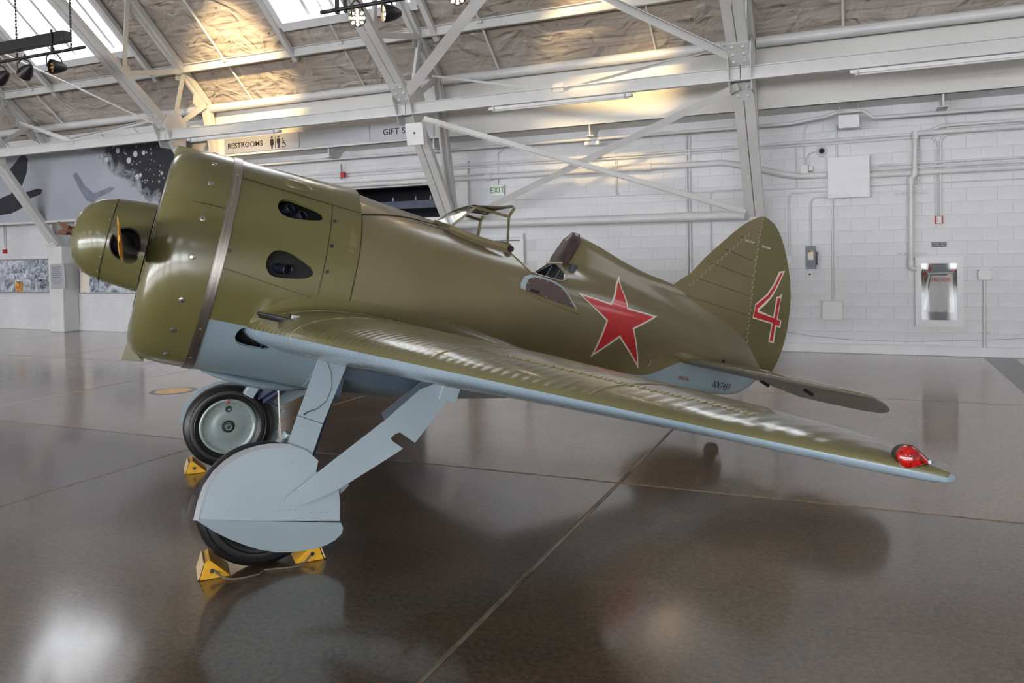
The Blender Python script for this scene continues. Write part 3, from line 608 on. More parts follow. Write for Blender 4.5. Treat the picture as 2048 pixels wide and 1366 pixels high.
# dark passage behind the gun fairing
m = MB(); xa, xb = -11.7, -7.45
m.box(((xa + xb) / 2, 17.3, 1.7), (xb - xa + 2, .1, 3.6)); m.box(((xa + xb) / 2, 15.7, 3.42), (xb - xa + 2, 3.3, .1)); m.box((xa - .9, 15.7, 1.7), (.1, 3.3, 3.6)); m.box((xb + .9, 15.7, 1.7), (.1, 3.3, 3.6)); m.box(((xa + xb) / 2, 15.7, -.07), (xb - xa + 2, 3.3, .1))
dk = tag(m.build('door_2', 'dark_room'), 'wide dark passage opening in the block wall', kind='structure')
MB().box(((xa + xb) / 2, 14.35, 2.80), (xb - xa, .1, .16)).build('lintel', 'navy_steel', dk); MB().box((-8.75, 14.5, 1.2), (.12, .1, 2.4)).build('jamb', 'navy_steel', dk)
for k in range(3):
    x = -8.9 + .45 * k + .1 * (k % 2); MB().tube([(x, 14.2, 2.88), (x, 14.2, 2.96)], [.025, .012], 8).build('fixture', 'sign_silver', dk)
tag(MB().box((-7.78, 14.05, 1.25), (.72, .05, 2.5)).build('door_leaf', 'box_white', bevel=.004), 'white sliding door leaf standing in the dark passage', 'door')
t = empty('fire_alarm', (-9.83, YW - .10, 3.40), label='small red fire alarm on the pipes above the engine cowling', cat='alarm'); MB().box((0, -.03, .05), (.09, .06, .11)).build('body', 'red_paint', t, bevel=.006); MB().box((-.05, -.02, .12), (.03, .04, .32)).build('bracket', 'galvanised', t)

# ================================================================== MURAL AND PHOTO BOARDS
def m_mural():
    k = NT('mural_print'); tc = k.n('ShaderNodeTexCoord'); sp = k.n('ShaderNodeSeparateXYZ'); k.l(tc.outputs['Object'], sp.inputs[0]); X, Z = sp.outputs[0], sp.outputs[2]
    v = tc.outputs['Object']
    edge = k.noise(v, 2.2, 8, .72, .6)
    # dark town area to the right of a slanting ragged line
    d = k.math('ADD', k.math('MULTIPLY', k.math('SUBTRACT', Z, 1.75), 1.5), k.math('SUBTRACT', X, 5.35))
    d = k.math('ADD', d, k.math('MULTIPLY', k.math('SUBTRACT', edge, .5), 2.6))
    dark = k.ramp(k.math('MULTIPLY', d, 1.0), [(.0, (0, 0, 0)), (.55, (1, 1, 1))])
    vo = k.n('ShaderNodeTexVoronoi', _feature='F1'); vo.inputs['Scale'].default_value = 3.4; k.l(v, vo.inputs['Vector'])
    sp1 = k.ramp(vo.outputs['Distance'], [(.20, (1, 1, 1)), (.27, (0, 0, 0))])
    vs = k.n('ShaderNodeTexVoronoi', _feature='F1'); vs.inputs['Scale'].default_value = 9.0; k.l(v, vs.inputs['Vector'])
    sp2 = k.ramp(k.math('ADD', vs.outputs['Distance'], k.math('MULTIPLY', k.noise(v, 1.6, 3), .55)), [(.40, (1, 1, 1)), (.50, (0, 0, 0))])
    town = k.mix(k.math('MULTIPLY', sp2, .75), srgb(20, 22, 32), srgb(176, 180, 190)); town = k.mix(sp1, town, srgb(196, 200, 208))
    sea = k.ramp(k.noise(v, .5, 3), [(.3, srgb(150, 154, 164)), (.7, srgb(170, 174, 183))])
    k.set(Base__Color=k.mix(dark, sea, town), Roughness=.55)
m_mural()
plain('mural_ink', srgb(24, 27, 40), .55, var=.25, scale=3.0); plain('mural_ink_soft', srgb(118, 123, 138), .55, var=.2, scale=4.0)
mu = empty('mural_banner', (-22.2, 13.14, 2.77), label='long black and white aerial photo mural hung along the wall', cat='mural')
MB().box((4.15, 0, .86), (8.3, .03, 1.74)).build('print', 'mural_print', mu)
def ink(poly, mat='mural_ink'): MB().prism(poly, lambda x, z: (x, -.018, z), lambda x, z: (x, -.0155, z)).build('printed_shape', mat, mu)
ink([(0, 0.55), (2.05, 0.55), (2.8, 0.72), (2.95, 1.02), (2.7, 1.06), (2.75, 1.3), (3.2, 1.64), (3.37, 1.66), (3.47, 1.52), (3.4, 1.2), (3.2, 0.88), (3.13, 0.72), (3.4, 0.74), (3.8, 0.8), (3.95, 0.76), (3.9, 0.66), (3.55, 0.58), (3.2, 0.52), (3.35, 0.42), (3.05, 0.3), (2.75, 0.22), (2.05, 0.18), (1.25, 0.22), (0, 0.3)])
ink([(5.05, 1.05), (5.18, 1.12), (5.45, .78), (5.75, .58), (6.25, .70), (6.45, .68), (6.3, .60), (5.9, .48), (5.7, .36), (5.5, .42), (5.25, .72)], 'mural_ink_soft')
rl = MB(); rl.tube([(-.1, -.02, -.03), (8.4, -.02, -.03)], .03, 8); rl.build('bottom_rail', 'pipe_white', mu, smooth=40); MB().box((4.15, -.02, 1.76), (8.4, .06, .05)).build('top_rail', 'steel_white', mu)
for k in range(7): MB().bar((.8 + k * 1.1, -.03, 1.76), (.55 + k * 1.1, -.1, 2.02), .02, .02).build('hook', 'galvanised', mu)
def m_photo(name, dark, light, sc, seed):
    k = NT(name); v = k.coords(); n = k.noise(v, sc, 6, .65, 1.5 + seed); k.set(Base__Color=k.ramp(n, [(.36, dark), (.48, tuple((a + b) / 2 for a, b in zip(dark, light))), (.60, light)]), Roughness=.35)
m_photo('photo_a', srgb(30, 38, 60), srgb(206, 212, 222), 2.6, 0); m_photo('photo_b', srgb(40, 48, 72), srgb(190, 198, 212), 5.0, 1); m_photo('photo_c', srgb(86, 100, 130), srgb(220, 224, 230), 1.6, 2); m_photo('photo_orange', srgb(60, 40, 40), srgb(238, 170, 70), 3.5, .5)
def board(x0, x1, z0, z1, label, cells):
    t = empty('photo_board', (x0, YW - .05, z0), label=label, cat='display board', group='photo boards along the wall'); w, h = x1 - x0, z1 - z0
    MB().box((w / 2, 0, h / 2), (w, .04, h)).build('panel', 'photo_c', t); f = MB()
    for c, d in (((w / 2, -.01, 0), (w, .06, .03)), ((w / 2, -.01, h), (w, .06, .03)), ((0, -.01, h / 2), (.03, .06, h)), ((w, -.01, h / 2), (.03, .06, h))): f.box(c, d)
    f.build('frame', 'galvanised', t)
    for ci, (a, b, c, d, mt) in enumerate(cells): MB().box((w * (a + b) / 2, -.022 - .002 * ci, h * (c + d) / 2), (w * (b - a), .006, h * (d - c))).build('photo_print', mt, t)
    return t
t = board(-21.6, -18.93, .975, 1.835, 'photo board with a yellow poster left of the footing pillar', [(.02, .26, .02, .98, 'photo_c'), (.10, .2, .05, .95, 'photo_a'), (.30, .68, .50, .95, 'photo_c'), (.36, .62, .58, .74, 'photo_b'), (.71, .98, .42, .97, 'photo_b'), (.31, .45, .03, .40, 'photo_a'), (.47, .57, .03, .34, 'photo_orange'), (.58, .70, .03, .40, 'photo_a'), (.71, .98, .03, .40, 'photo_a')])
t = board(-17.93, -15.9, .96, 1.82, 'photo board partly hidden behind the propeller spinner', [(.01, .17, .03, .97, 'paper'), (.2, .55, .45, .97, 'photo_c'), (.2, .45, .03, .42, 'photo_b'), (.47, .75, .03, .42, 'photo_a'), (.57, .98, .45, .97, 'photo_b'), (.77, .98, .03, .42, 'photo_c')])
put_text('lettering', 'JAPANESE', .075, (.19, -.028, .55), RX, 'sign_black', t, True, extrude=.001, sx=.7)
t = empty('info_sign', (-18.17, 13.40, 1.09), label='grey information sheet on the footing pillar at the left', cat='sign'); MB().box((0, 0, .31), (.50, .03, .62)).build('panel', 'sign_silver', t, bevel=.004)
tx = MB()
for k in range(9): tx.box((-.03, -.017, .54 - k * .05), (.36 - .1 * (k % 3 == 2), .002, .012))
tx.build('print_lines', 'grey_box', t)
t = empty('fire_alarm', (-20.79, YW - .012, 2.01), label='small red alarm box at the far left under two conduits', cat='alarm'); MB().box((0, -.03, .055), (.11, .06, .11)).build('body', 'red_paint', t, bevel=.006)
conduit('wall_conduit', [(-20.84, yc, 2.76), (-20.81, yc, 2.12)], .012, 'left of two thin conduits above the far left alarm'); conduit('wall_conduit', [(-20.75, yc, 2.76), (-20.76, yc, 2.12)], .012, 'right of two thin conduits above the far left alarm')

# ================================================================== LAMPS UNDER THE ROOF
def strip_light(x0, x1, label):
    t = empty('strip_light', ((x0 + x1) / 2, 11.72, 4.06), label=label, cat='light fixture', group='strip lights under the level strut'); w = x1 - x0
    MB().box((0, 0, .035), (w, .11, .05)).build('housing', 'box_white', t, bevel=.006); MB().tube([(-w / 2 + .06, -.02, .0), (w / 2 - .06, -.02, .0)], .014, 8).build('tube_lamp', 'exit_white', t)
    for s in (-1, 1): MB().box((s * (w / 2 - .10), -.06, .03), (.02, .012, .10)).build('bracket', 'galvanised', t)
strip_light(-5.46, -3.08, 'long white strip light under the strut above the exit sign'); strip_light(-.05, 2.6, 'long white strip light under the strut at the right edge'); strip_light(-12.0, -9.75, 'long white strip light under the strut above the restrooms sign')
def par_can(loc, aim, label, lit, spot=None):
    t = empty('spotlight', loc, label=label, cat='spotlight', group='black stage spotlights on the lighting bars')
    q = (Vector(aim) - Vector(loc)).normalized().to_track_quat('X', 'Z').to_matrix().to_4x4()
    MB().lathe([(-.17, .0), (-.165, .035), (-.10, .075), (0, .105), (.05, .108), (.055, .100), (.01, .095), (.0, .0)], 'x', n=24).build('can', 'black_metal', t, smooth=40, mat=q)
    for a in range(13):
        r = 0 if a == 0 else .036 if a < 5 else .074; th = a * pi / 2 if a < 5 else a * pi / 4
        MB().lathe([(.012, .0), (.022, .012), (.012, .017)], 'x', (0, r * cos(th), r * sin(th)), 8).build('bulb', 'lamp_bulb' if lit else 'label_yellow', t, mat=q)
    m = MB(); m.tube([(0, -.115, -.02), (0, -.12, .12), (0, -.05, .20), (0, .05, .20), (0, .12, .12), (0, .115, -.02)], .010, 6); m.build('yoke', 'black_metal', t)
    MB().tube([(0, 0, .20), (0, 0, .28)], .014, 6).build('clamp', 'black_metal', t)
    if spot:
        ld = bpy.data.lights.new('spot_lamp', 'SPOT'); ld.energy = spot[0]; ld.color = (1.0, .70, .34); ld.spot_size = spot[1]; ld.spot_blend = .9; ld.shadow_soft_size = .08
        lo = bpy.data.objects.new('spot_lamp', ld); COL.objects.link(lo); lo.parent = t
        lo.matrix_local = Matrix.Translation(q.to_3x3() @ Vector((.12, 0, 0))) @ (Vector(aim) - Vector(loc)).normalized().to_track_quat('-Z', 'Y').to_matrix().to_4x4()
    return t
CAMP = Vector((0, 0, 1.75))
def light_bar(x0, x1, y, z, label): tag(MB().tube([(x0, y, z), (x1, y, z)], .024, 10).build('lighting_bar', 'black_metal', smooth=40), label, 'lighting bar', 'black lighting bars')
light_bar(-15.0, -10.12, 8.0, 4.83, 'thin black lighting bar at the top left'); light_bar(-5.98, -4.4, 8.0, 4.74, 'thin black lighting bar at the top centre')
light_bar(-4.4, -2.4, 8.0, 4.74, 'thin black lighting bar above the centre, out of the frame')
bm_ = empty('lighting_truss', (-11.9, 8.0, 4.98), label='heavy black box beam above the top left spotlights', cat='beam'); MB().box((-.87, 0, .05), (4.6, .14, .15)).build('beam', 'black_metal', bm_, bevel=.01)
for x in (1.20, -1.6): MB().box((x, -.08, -.02), (.035, .02, .36)).build('drop_bracket', 'black_metal', bm_)
for k, x in enumerate((-11.58, -10.40)):
    ch = MB()
    for j in range(34): ch.tube(arc((0, 0), .022, 0, 2 * pi, 6, 'yz' if j % 2 else 'xz'), .0045, 4, False) if False else ch.box((x, 8.0, 4.85 + j * .05), (.010 if j % 2 else .03, .03 if j % 2 else .010, .042))
    tag(ch.build('chain', 'black_metal'), ('left' if k == 0 else 'right') + ' steel chain holding the top left lighting bar', 'chain', 'chains of the lighting bar')
par_can((-11.41, 8.0, 4.60), (-13.6, 8.2, 3.2), 'black spotlight facing down left, middle of the three at top left', False)
par_can((-10.77, 8.0, 4.62), (-11.6, 5.0, 4.35), 'black spotlight with gold lens, rightmost of the three at top left', False)
par_can((-11.99, 8.0, 4.58), (-13.8, 7.5, 3.4), 'black spotlight cut by the left picture edge', False)
par_can((-5.45, 8.0, 4.60), (-2.5, 2.5, 3.4), 'lit spotlight nearest the second skylight', True)
par_can((-5.03, 8.0, 4.60), (-6.6, 6.2, 4.35), 'spotlight turned to the left beside the lit one', True)
par_can((-4.10, 8.0, 4.66), (-2.0, 2.5, 3.6), 'lit spotlight cut by the top picture edge', True)
for x in (-5.74, -5.62): tag(MB().box((x, 8.0, 4.80), (.03, .05, .22)).build('bar_tab', 'black_metal'), 'small %s hanger tab on the centre lighting bar' % ('left' if x < -5.7 else 'right'), 'bracket', 'hanger tabs')
par_can((-9.4, 8.4, 6.6), (-11.3, 12.35, 5.35), 'warm spotlight washing the roof above the restrooms sign', True, (1500, .62))
par_can((-3.3, 8.4, 6.6), (-3.9, 13.1, 4.75), 'warm spotlight washing the bulkhead above the exit sign', True, (900, .60))
# ================================================================== AIRPLANE SHAPE (body frame: x aft, y port, z up; origin above the axle)
F_W = [(.60, .735), (.70, .735), (1.2, .685), (1.8, .60), (2.4, .50), (3.0, .395), (3.6, .285), (4.2, .17), (4.5, .105), (4.7, .06), (4.80, .03)]
F_ZT = [(.60, .70), (.70, .685), (1.2, .655), (1.5, .645), (2.0, .615), (2.6, .60), (3.0, .57), (3.6, .50), (4.2, .40), (4.56, .30), (4.80, .14)]
F_ZB = [(.60, -.735), (1.0, -.725), (1.6, -.655), (2.5, -.50), (3.5, -.315), (4.3, -.175), (4.55, -.13), (4.72, -.02), (4.80, .07)]
F_ZM = [(.60, .0), (1.5, .03), (2.5, .08), (3.5, .12), (4.5, .12), (4.8, .11)]
F_RT = [(.60, .70), (.75, .69), (.94, .68), (1.3, .675), (1.45, .672), (1.9, .64), (2.44, .62), (2.56, .86), (2.62, .893), (2.83, .852), (3.1, .782), (3.33, .74), (3.55, .72), (3.8, .69), (4.3, .56), (4.56, .40), (4.8, .14)]
F_RW = [(.60, .10), (1.4, .07), (2.4, .11), (2.65, .125), (3.2, .10), (3.8, .07), (4.8, .05)]
def fus_pt(x, a):
    """a: angle from the top, positive to port"""
    w, zt, zb, zm = spl(x, F_W), spl(x, F_ZT), spl(x, F_ZB), spl(x, F_ZM)
    s, c = sin(a), cos(a); e = .92
    y = w * math.copysign(abs(s) ** e, s); z = zm + (zt - zm if c > 0 else zm - zb) * math.copysign(abs(c) ** e, c)
    if c > 0:
        rh = max(0.0, pw(x, F_RT) - zt); z += rh * math.exp(-(y / pw(x, F_RW)) ** 2)
    return (x, y, z)
def fus_y(x, z):
    """port half breadth at station x and height z (spine included)"""
    lo, hi = 0.0, pi            # angle from the top: z falls as the angle grows
    for _ in range(22):
        mid = (lo + hi) / 2
        if fus_pt(x, mid)[2] > z: lo = mid
        else: hi = mid
    return fus_pt(x, lo)[1]
CR = .737
W_LE = [(.0, .02), (.7, .10), (1.3, .262), (4.1, 1.018), (4.22, 1.06), (4.32, 1.115), (4.40, 1.19), (4.46, 1.275), (4.49, 1.33), (4.505, 1.365)]
W_TE = [(.0, 2.36), (.7, 2.33), (1.3, 2.27), (3.6, 2.01), (3.9, 1.96), (4.1, 1.862), (4.22, 1.752), (4.32, 1.635), (4.40, 1.535), (4.46, 1.455), (4.49, 1.418), (4.505, 1.395)]
def wing_foil(y, t, up):
    """t 0 (leading edge) .. 1 (trailing edge)"""
    le, te = pw(y, W_LE), pw(y, W_TE); c = te - le
    th = pw(y, [(0, .153), (.7, .153), (2.5, .15), (4.0, .111), (4.3, .13), (4.4, .165), (4.46, .24), (4.49, .38), (4.505, .7)]); cam = pw(y, [(0, .023), (4.2, .023), (4.505, .0)]); inc = pw(y, [(.7, .016), (4.2, .042)])
    yt = 5 * th * (.2969 * math.sqrt(t) - .126 * t - .3516 * t * t + .2843 * t ** 3 - .1036 * t ** 4)
    p = .32; yc = cam / p ** 2 * (2 * p * t - t * t) if t < p else cam / (1 - p) ** 2 * (1 - 2 * p + 2 * p * t - t * t)
    z0 = -.358 + .049 * (max(y, .7) - .7)
    return (le + c * t, y, z0 + c * (yc + (yt if up else -yt) + inc * t))
# ================================================================== AIRPLANE MATERIALS
OLIVE_D, OLIVE_L = srgb(94, 90, 52), srgb(110, 105, 67)
BLUE_D, BLUE_L = srgb(124, 142, 151), srgb(146, 162, 170)
def paint(name, d, l, rough, wav=None, bumpy=.12, coat=.35):
    k = NT(name); v = k.coords(); n1 = k.noise(v, 1.6, 2, .45); n2 = k.noise(v, 14, 4, .6); n3 = k.noise(v, 90, 2)
    c = k.ramp(n1, [(.2, d), (.8, l)])
    r = rough
    k.set(Base__Color=c, Roughness=r, Coat__Weight=coat, Coat__Roughness=.12, Specular__IOR__Level=.5)
    b = k.bump(k.noise(v, 5.0, 2, .4), bumpy, .02)
    if wav:
        w = k.n('ShaderNodeTexWave', _wave_type='BANDS', _bands_direction='Y', _wave_profile='SIN'); w.inputs['Scale'].default_value = wav[0]; w.inputs['Distortion'].default_value = wav[2]; w.inputs['Detail'].default_value = 2; w.inputs['Detail Scale'].default_value = .8
        k.l(k.coords(), w.inputs['Vector']); k.bump(w.outputs['Fac'], wav[1], .012, b)
    return k.m
paint('olive_paint', OLIVE_D, OLIVE_L, .25, bumpy=.05, coat=.5)
paint('olive_wood', srgb(102, 93, 62), srgb(124, 114, 82), .30, bumpy=.12)
paint('olive_wing', srgb(93, 89, 57), srgb(110, 105, 73), .27, (5.2, .16, .9), .05, .5)
paint('blue_paint', BLUE_D, BLUE_L, .30)
paint('blue_wing', srgb(124, 143, 156), srgb(148, 165, 176), .26, (5.2, .10, .9), .05, .4)
paint('blue_gear', srgb(150, 166, 174), srgb(168, 182, 189), .33, bumpy=.06)
paint('fabric_grey', srgb(112, 112, 108), srgb(134, 134, 130), .45, (1.0, .25, .0), .08, .1)
def m_fus():        # olive above, light blue below a gently rising line
    k = NT('fuselage_paint'); tc = k.n('ShaderNodeTexCoord'); sp = k.n('ShaderNodeSeparateXYZ'); k.l(tc.outputs['Object'], sp.inputs[0]); v = tc.outputs['Object']
    n1 = k.noise(v, 1.6, 2, .45); n2 = k.noise(v, 14, 4, .6)
    ol = k.ramp(n1, [(.2, srgb(102, 93, 62)), (.8, srgb(124, 114, 82))]); bl = k.ramp(n1, [(.3, BLUE_D), (.7, BLUE_L)])
    mr = k.n('ShaderNodeMapRange', _interpolation_type='SMOOTHSTEP'); mr.inputs['From Min'].default_value = 3.28; mr.inputs['From Max'].default_value = 3.78; mr.inputs['To Max'].default_value = .17; k.l(sp.outputs[0], mr.inputs['Value'])
    line = k.math('SUBTRACT', sp.outputs[2], k.math('ADD', mr.outputs[0], k.math('MULTIPLY_ADD', sp.outputs[0], .062, -.345)))
    f = k.math('GREATER_THAN', line, 0.0); k.set(Base__Color=k.mix(f, bl, ol), Roughness=.28, Coat__Weight=.3, Coat__Roughness=.14)
    k.bump(k.noise(v, 5.0, 2, .4), .12, .02)
m_fus()
def m_brushed():
    k = NT('brushed_steel'); v = k.coords((1, 1, 1)); n = k.noise(k.coords((200, 3, 3)), 1.0, 2); k.set(Base__Color=k.ramp(n, [(.3, srgb(150, 144, 138)), (.7, srgb(196, 190, 184))]), Metallic=1.0, Roughness=.36)
m_brushed()
plain('tyre_rubber', srgb(24, 23, 25), .42, var=.25, scale=8); plain('tyre_tread', srgb(52, 58, 78), .5, var=.2, scale=20)
plain('hub_grey_green', srgb(140, 152, 148), .35, metal=.25, var=.1, scale=4, coat=.2); plain('bolt_dark', srgb(62, 66, 66), .4, metal=.6)
plain('black_soot', srgb(14, 13, 14), .6, var=.3); plain('exhaust_steel', srgb(64, 68, 84), .38, metal=.8, var=.4, scale=20)
plain('well_blue', srgb(70, 84, 98), .4, var=.2); plain('inside_dark', srgb(24, 23, 22), .7, var=.2); plain('cockpit_grey', srgb(62, 70, 74), .55, var=.1)
plain('leather_brown', srgb(58, 44, 42), .42, var=.2, scale=14, bump=.1, coat=.15); plain('door_leather', srgb(86, 72, 72), .5, var=.1, scale=20)
plain('frame_bronze', srgb(128, 118, 88), .35, metal=.4, var=.15); plain('chrome_bolt', srgb(190, 188, 182), .25, metal=.9)
plain('gun_steel', srgb(92, 92, 100), .3, metal=.8, var=.2); plain('rust_brown', srgb(92, 58, 40), .5, metal=.4, var=.25, scale=30)
plain('prop_black', srgb(24, 23, 24), .35, var=.2, coat=.4); plain('prop_yellow', srgb(226, 158, 30), .4, var=.06)
plain('star_red', srgb(196, 22, 34), .28, var=.08, coat=.4); plain('marking_white', srgb(226, 220, 208), .35, var=.04); plain('stencil_red', srgb(150, 24, 40), .4); plain('stencil_black', srgb(26, 28, 36), .4)
plain('seam_dark', srgb(44, 40, 26), .6); plain('seam_tape', srgb(140, 134, 104), .35, var=.12, scale=30, coat=.3)
def m_lens():
    k = NT('red_lens'); v = k.coords(); n = k.noise(v, 60, 3, .6, 1.0); k.set(Base__Color=k.ramp(n, [(.35, srgb(110, 4, 6)), (.65, srgb(226, 22, 14))]), Roughness=.08, Coat__Weight=1.0, Coat__Roughness=.03, Transmission__Weight=.15)
m_lens()
glass('perspex', (.95, .97, .97, 1), .0, .06)
plain('chock_yellow', srgb(214, 160, 34), .5, var=.1, scale=12); plain('chock_wood', srgb(196, 172, 132), .6, var=.08, scale=10); plain('rope', srgb(104, 92, 84), .8, var=.15, scale=60)

# ================================================================== AIRPLANE ROOT
PSI, ALP, HZ = .8342, .2594, 1.6833
air = empty('airplane', (-3.9899, 4.2856, 0), label='olive green vintage fighter airplane with a red star and a red number 4', cat='airplane')
_A = Vector((cos(PSI) * cos(ALP), sin(PSI) * cos(ALP), -sin(ALP))); _S = Vector((-sin(PSI), cos(PSI), 0)); _U = Vector((cos(PSI) * sin(ALP), sin(PSI) * sin(ALP), cos(ALP)))
BODY = Matrix((_A, _S, _U)).transposed().to_4x4(); BODY.translation = (0, 0, HZ)
def part(m, name, mats, parent=None, smooth=35, flip=True, **kw):
    """authored with y to port; stored with y to starboard so the frame is right handed"""
    if flip: m.v = [(p[0], -p[1], p[2]) for p in m.v]
    o = m.build(name, mats, parent or air, smooth=smooth, **kw)
    if parent is None: o.matrix_local = BODY
    return o
def lab(o, s): o['label'] = s; return o
def cyl(x, deg, r=CR): a = math.radians(deg); return (x, r * cos(a), r * sin(a))     # angle up from the port side

# ---- cowling ring, front plate, band
m = MB(); m.lathe([(-.555, .50), (-.566, .55), (-.562, .60), (-.546, .645), (-.515, .685), (-.47, .712), (-.41, .728), (-.33, .735), (-.16, .738), (-.16, .720), (-.33, .715), (-.47, .69), (-.53, .64), (-.54, .58), (-.535, .50)], 'x', n=96); ring = part(m, 'cowling_ring', 'olive_paint')
m = MB(); m.lathe([(-.555, .0), (-.56, .30), (-.558, .585), (-.54, .59), (-.53, .0)], 'x', n=64); fp = part(m, 'shutter_plate', 'olive_paint')
for k in range(9):
    a = 2 * pi * k / 9; m = MB(); m.bar((-.563, .33 * cos(a), .33 * sin(a)), (-.563, .54 * cos(a), .54 * sin(a)), .11, .012, up=(1, 0, 0)); part(m, 'shutter', 'black_soot', fp, smooth=None)
m = MB(); m.lathe([(-.192, .738), (-.192, .7425), (-.135, .7425), (-.135, .738)], 'x', n=128); band = part(m, 'cowl_band', 'brushed_steel'); lab(band, 'brushed steel band around the cowling')
m = MB(); m.box((-.163, .0, .745), (.062, .10, .006)); part(m, 'band_clip', 'chrome_bolt', band, smooth=None)
for d in (52, 30, 8, -10, -35, -58): 
    m = MB(); c = Vector(cyl(-.163, d, .741)); n = Vector((0, c.y, c.z)).normalized(); m.tube([c, c + n * .004], .006, 8); part(m, 'band_screw', 'chrome_bolt', band)
for s in (1, -1):
    for d in (40, 19, 0, -21.5, -39, -60, 57, 80):
        c = Vector(cyl(-.312, d, .734)); c.y *= s; n = Vector((0, c.y, c.z)).normalized(); m = MB(); m.tube([c, c + n * .004, c + n * .007], [.019, .018, .010], 14); f = part(m, 'fastener', 'chrome_bolt')
        t = Vector((0, -n.z, n.y)); m = MB(); m.bar(c + n * .008 - t * .009, c + n * .008 + t * .009, .003, .002, up=n); part(m, 'slot', 'bolt_dark', f, smooth=None)
# seam of the cowling ring
def seam(pts, w=.004, name='panel_seam', mat='seam_dark', h=.003, parent=None):
    m = MB()
    for a, b in zip(pts, pts[1:]):
        a, b = Vector(a), Vector(b); n = Vector((0, (a + b).y, (a + b).z)).normalized(); m.bar(a + n * .0008, b + n * .0008, w, h, up=n)
    return part(m, name, mat, parent, smooth=None)
seam([cyl(lerp(-.50, -.2, k / 8), lerp(27, 27, k / 8), lerp(.688, .7385, min(1, k / 5.0) ** .5)) for k in range(9)], .0025)
# top intake and bottom intake lips
m = MB(); m.prism([(-.56, .640), (-.55, .712), (-.415, .722), (-.43, .66)], lambda x, z: (x, -.075, z), lambda x, z: (x, -.066, z)); m.prism([(-.56, .640), (-.55, .712), (-.415, .722), (-.43, .66)], lambda x, z: (x, .066, z), lambda x, z: (x, .075, z)); m.box((-.485, 0, .716), (.135, .15, .008), Matrix.Rotation(-.07, 3, 'Y')); m.box((-.485, 0, .658), (.12, .15, .008)); part(m, 'top_air_intake', 'olive_paint', smooth=None, bevel=.002)
m = MB(); m.prism([(-.552, -.60), (-.565, -.752), (-.43, -.735), (-.50, -.68)], lambda x, z: (x, -.09, z), lambda x, z: (x, -.08, z)); m.prism([(-.552, -.60), (-.565, -.752), (-.43, -.735), (-.50, -.68)], lambda x, z: (x, .08, z), lambda x, z: (x, .09, z)); m.box((-.495, 0, -.742), (.14, .18, .008), Matrix.Rotation(-.12, 3, 'Y')); part(m, 'bottom_air_intake', 'olive_paint', smooth=None, bevel=.002)

# ---- engine panels with exhaust openings
TEAR = {'hi': [(.108, 37.2), (.118, 40.5), (.143, 42.6), (.185, 43.3), (.232, 42.7), (.30, 41.6), (.359, 40.7), (.395, 39.2), (.407, 37.2), (.402, 35.2), (.388, 34.1), (.35, 33.1), (.30, 32.2), (.24, 31.4), (.191, 31.1), (.15, 31.8), (.127, 33.2), (.112, 35.2)],
        'mid': [(.107, 4.8), (.109, 7.5), (.120, 9.7), (.145, 11.8), (.176, 12.6), (.215, 12.6), (.264, 11.7), (.335, 9.3), (.38, 7.6), (.404, 5.6), (.400, 3.6), (.368, 2.0), (.32, .7), (.265, .0), (.21, -.7), (.172, -.9), (.145, -.3), (.129, .9), (.114, 2.7)],
        'low': [(.047, -36.0), (.050, -33.2), (.06, -31.1), (.08, -29.6), (.107, -29.1), (.145, -30.0), (.193, -32.7), (.235, -35.0), (.259, -36.5), (.270, -38.5), (.268, -40.5), (.235, -41.0), (.186, -41.0), (.145, -41.2), (.112, -40.8), (.078, -40.0), (.058, -38.4)]}
m = MB(); m.lathe([(-.16, .736), (.0, .737), (.35, .739), (.665, .742), (.665, .722), (.35, .719), (-.16, .716)], 'x', n=128)
m.f += [(k, (k + 1) % 128, 6 * 128 + (k + 1) % 128, 6 * 128 + k) for k in range(128)]; m.mi += [0] * 128
panel = part(m, 'engine_panel', 'engine_tmp' if False else 'olive_paint')
cut = []
for s in (1, -1):
    for key in TEAR:
        mm = MB(); mm.rings([[(x, s * r * cos(math.radians(d)), r * sin(math.radians(d))) for x, d in TEAR[key]] for r in (.66, .80)], True); o = part(mm, 'cutter', 'olive_paint', smooth=None); cut.append(o)
boolean_cut(panel, cut)
panel.data.materials.clear()
def m_panel():
    k = NT('engine_panel_paint'); tc = k.n('ShaderNodeTexCoord'); sp = k.n('ShaderNodeSeparateXYZ'); k.l(tc.outputs['Object'], sp.inputs[0]); v = tc.outputs['Object']; n1 = k.noise(v, 1.6, 2, .45); n2 = k.noise(v, 14, 4, .6)
    ol = k.ramp(n1, [(.2, OLIVE_D), (.8, OLIVE_L)]); bl = k.ramp(n1, [(.3, BLUE_D), (.7, BLUE_L)])
    k.set(Base__Color=k.mix(k.math('GREATER_THAN', sp.outputs[2], -.350), bl, ol), Roughness=.25, Coat__Weight=.35, Coat__Roughness=.12); k.bump(k.noise(v, 5.0, 2, .4), .06, .02)
m_panel(); panel.data.materials.append(MATS['engine_panel_paint']); panel.data.shade_smooth(); panel.data.set_sharp_from_angle(angle=.5)
m = MB(); m.lathe([(-.15, .0), (-.15, .60), (-.10, .655), (.60, .655), (.65, .60), (.65, 0)], 'x', n=64); part(m, 'engine_bay', 'inside_dark')
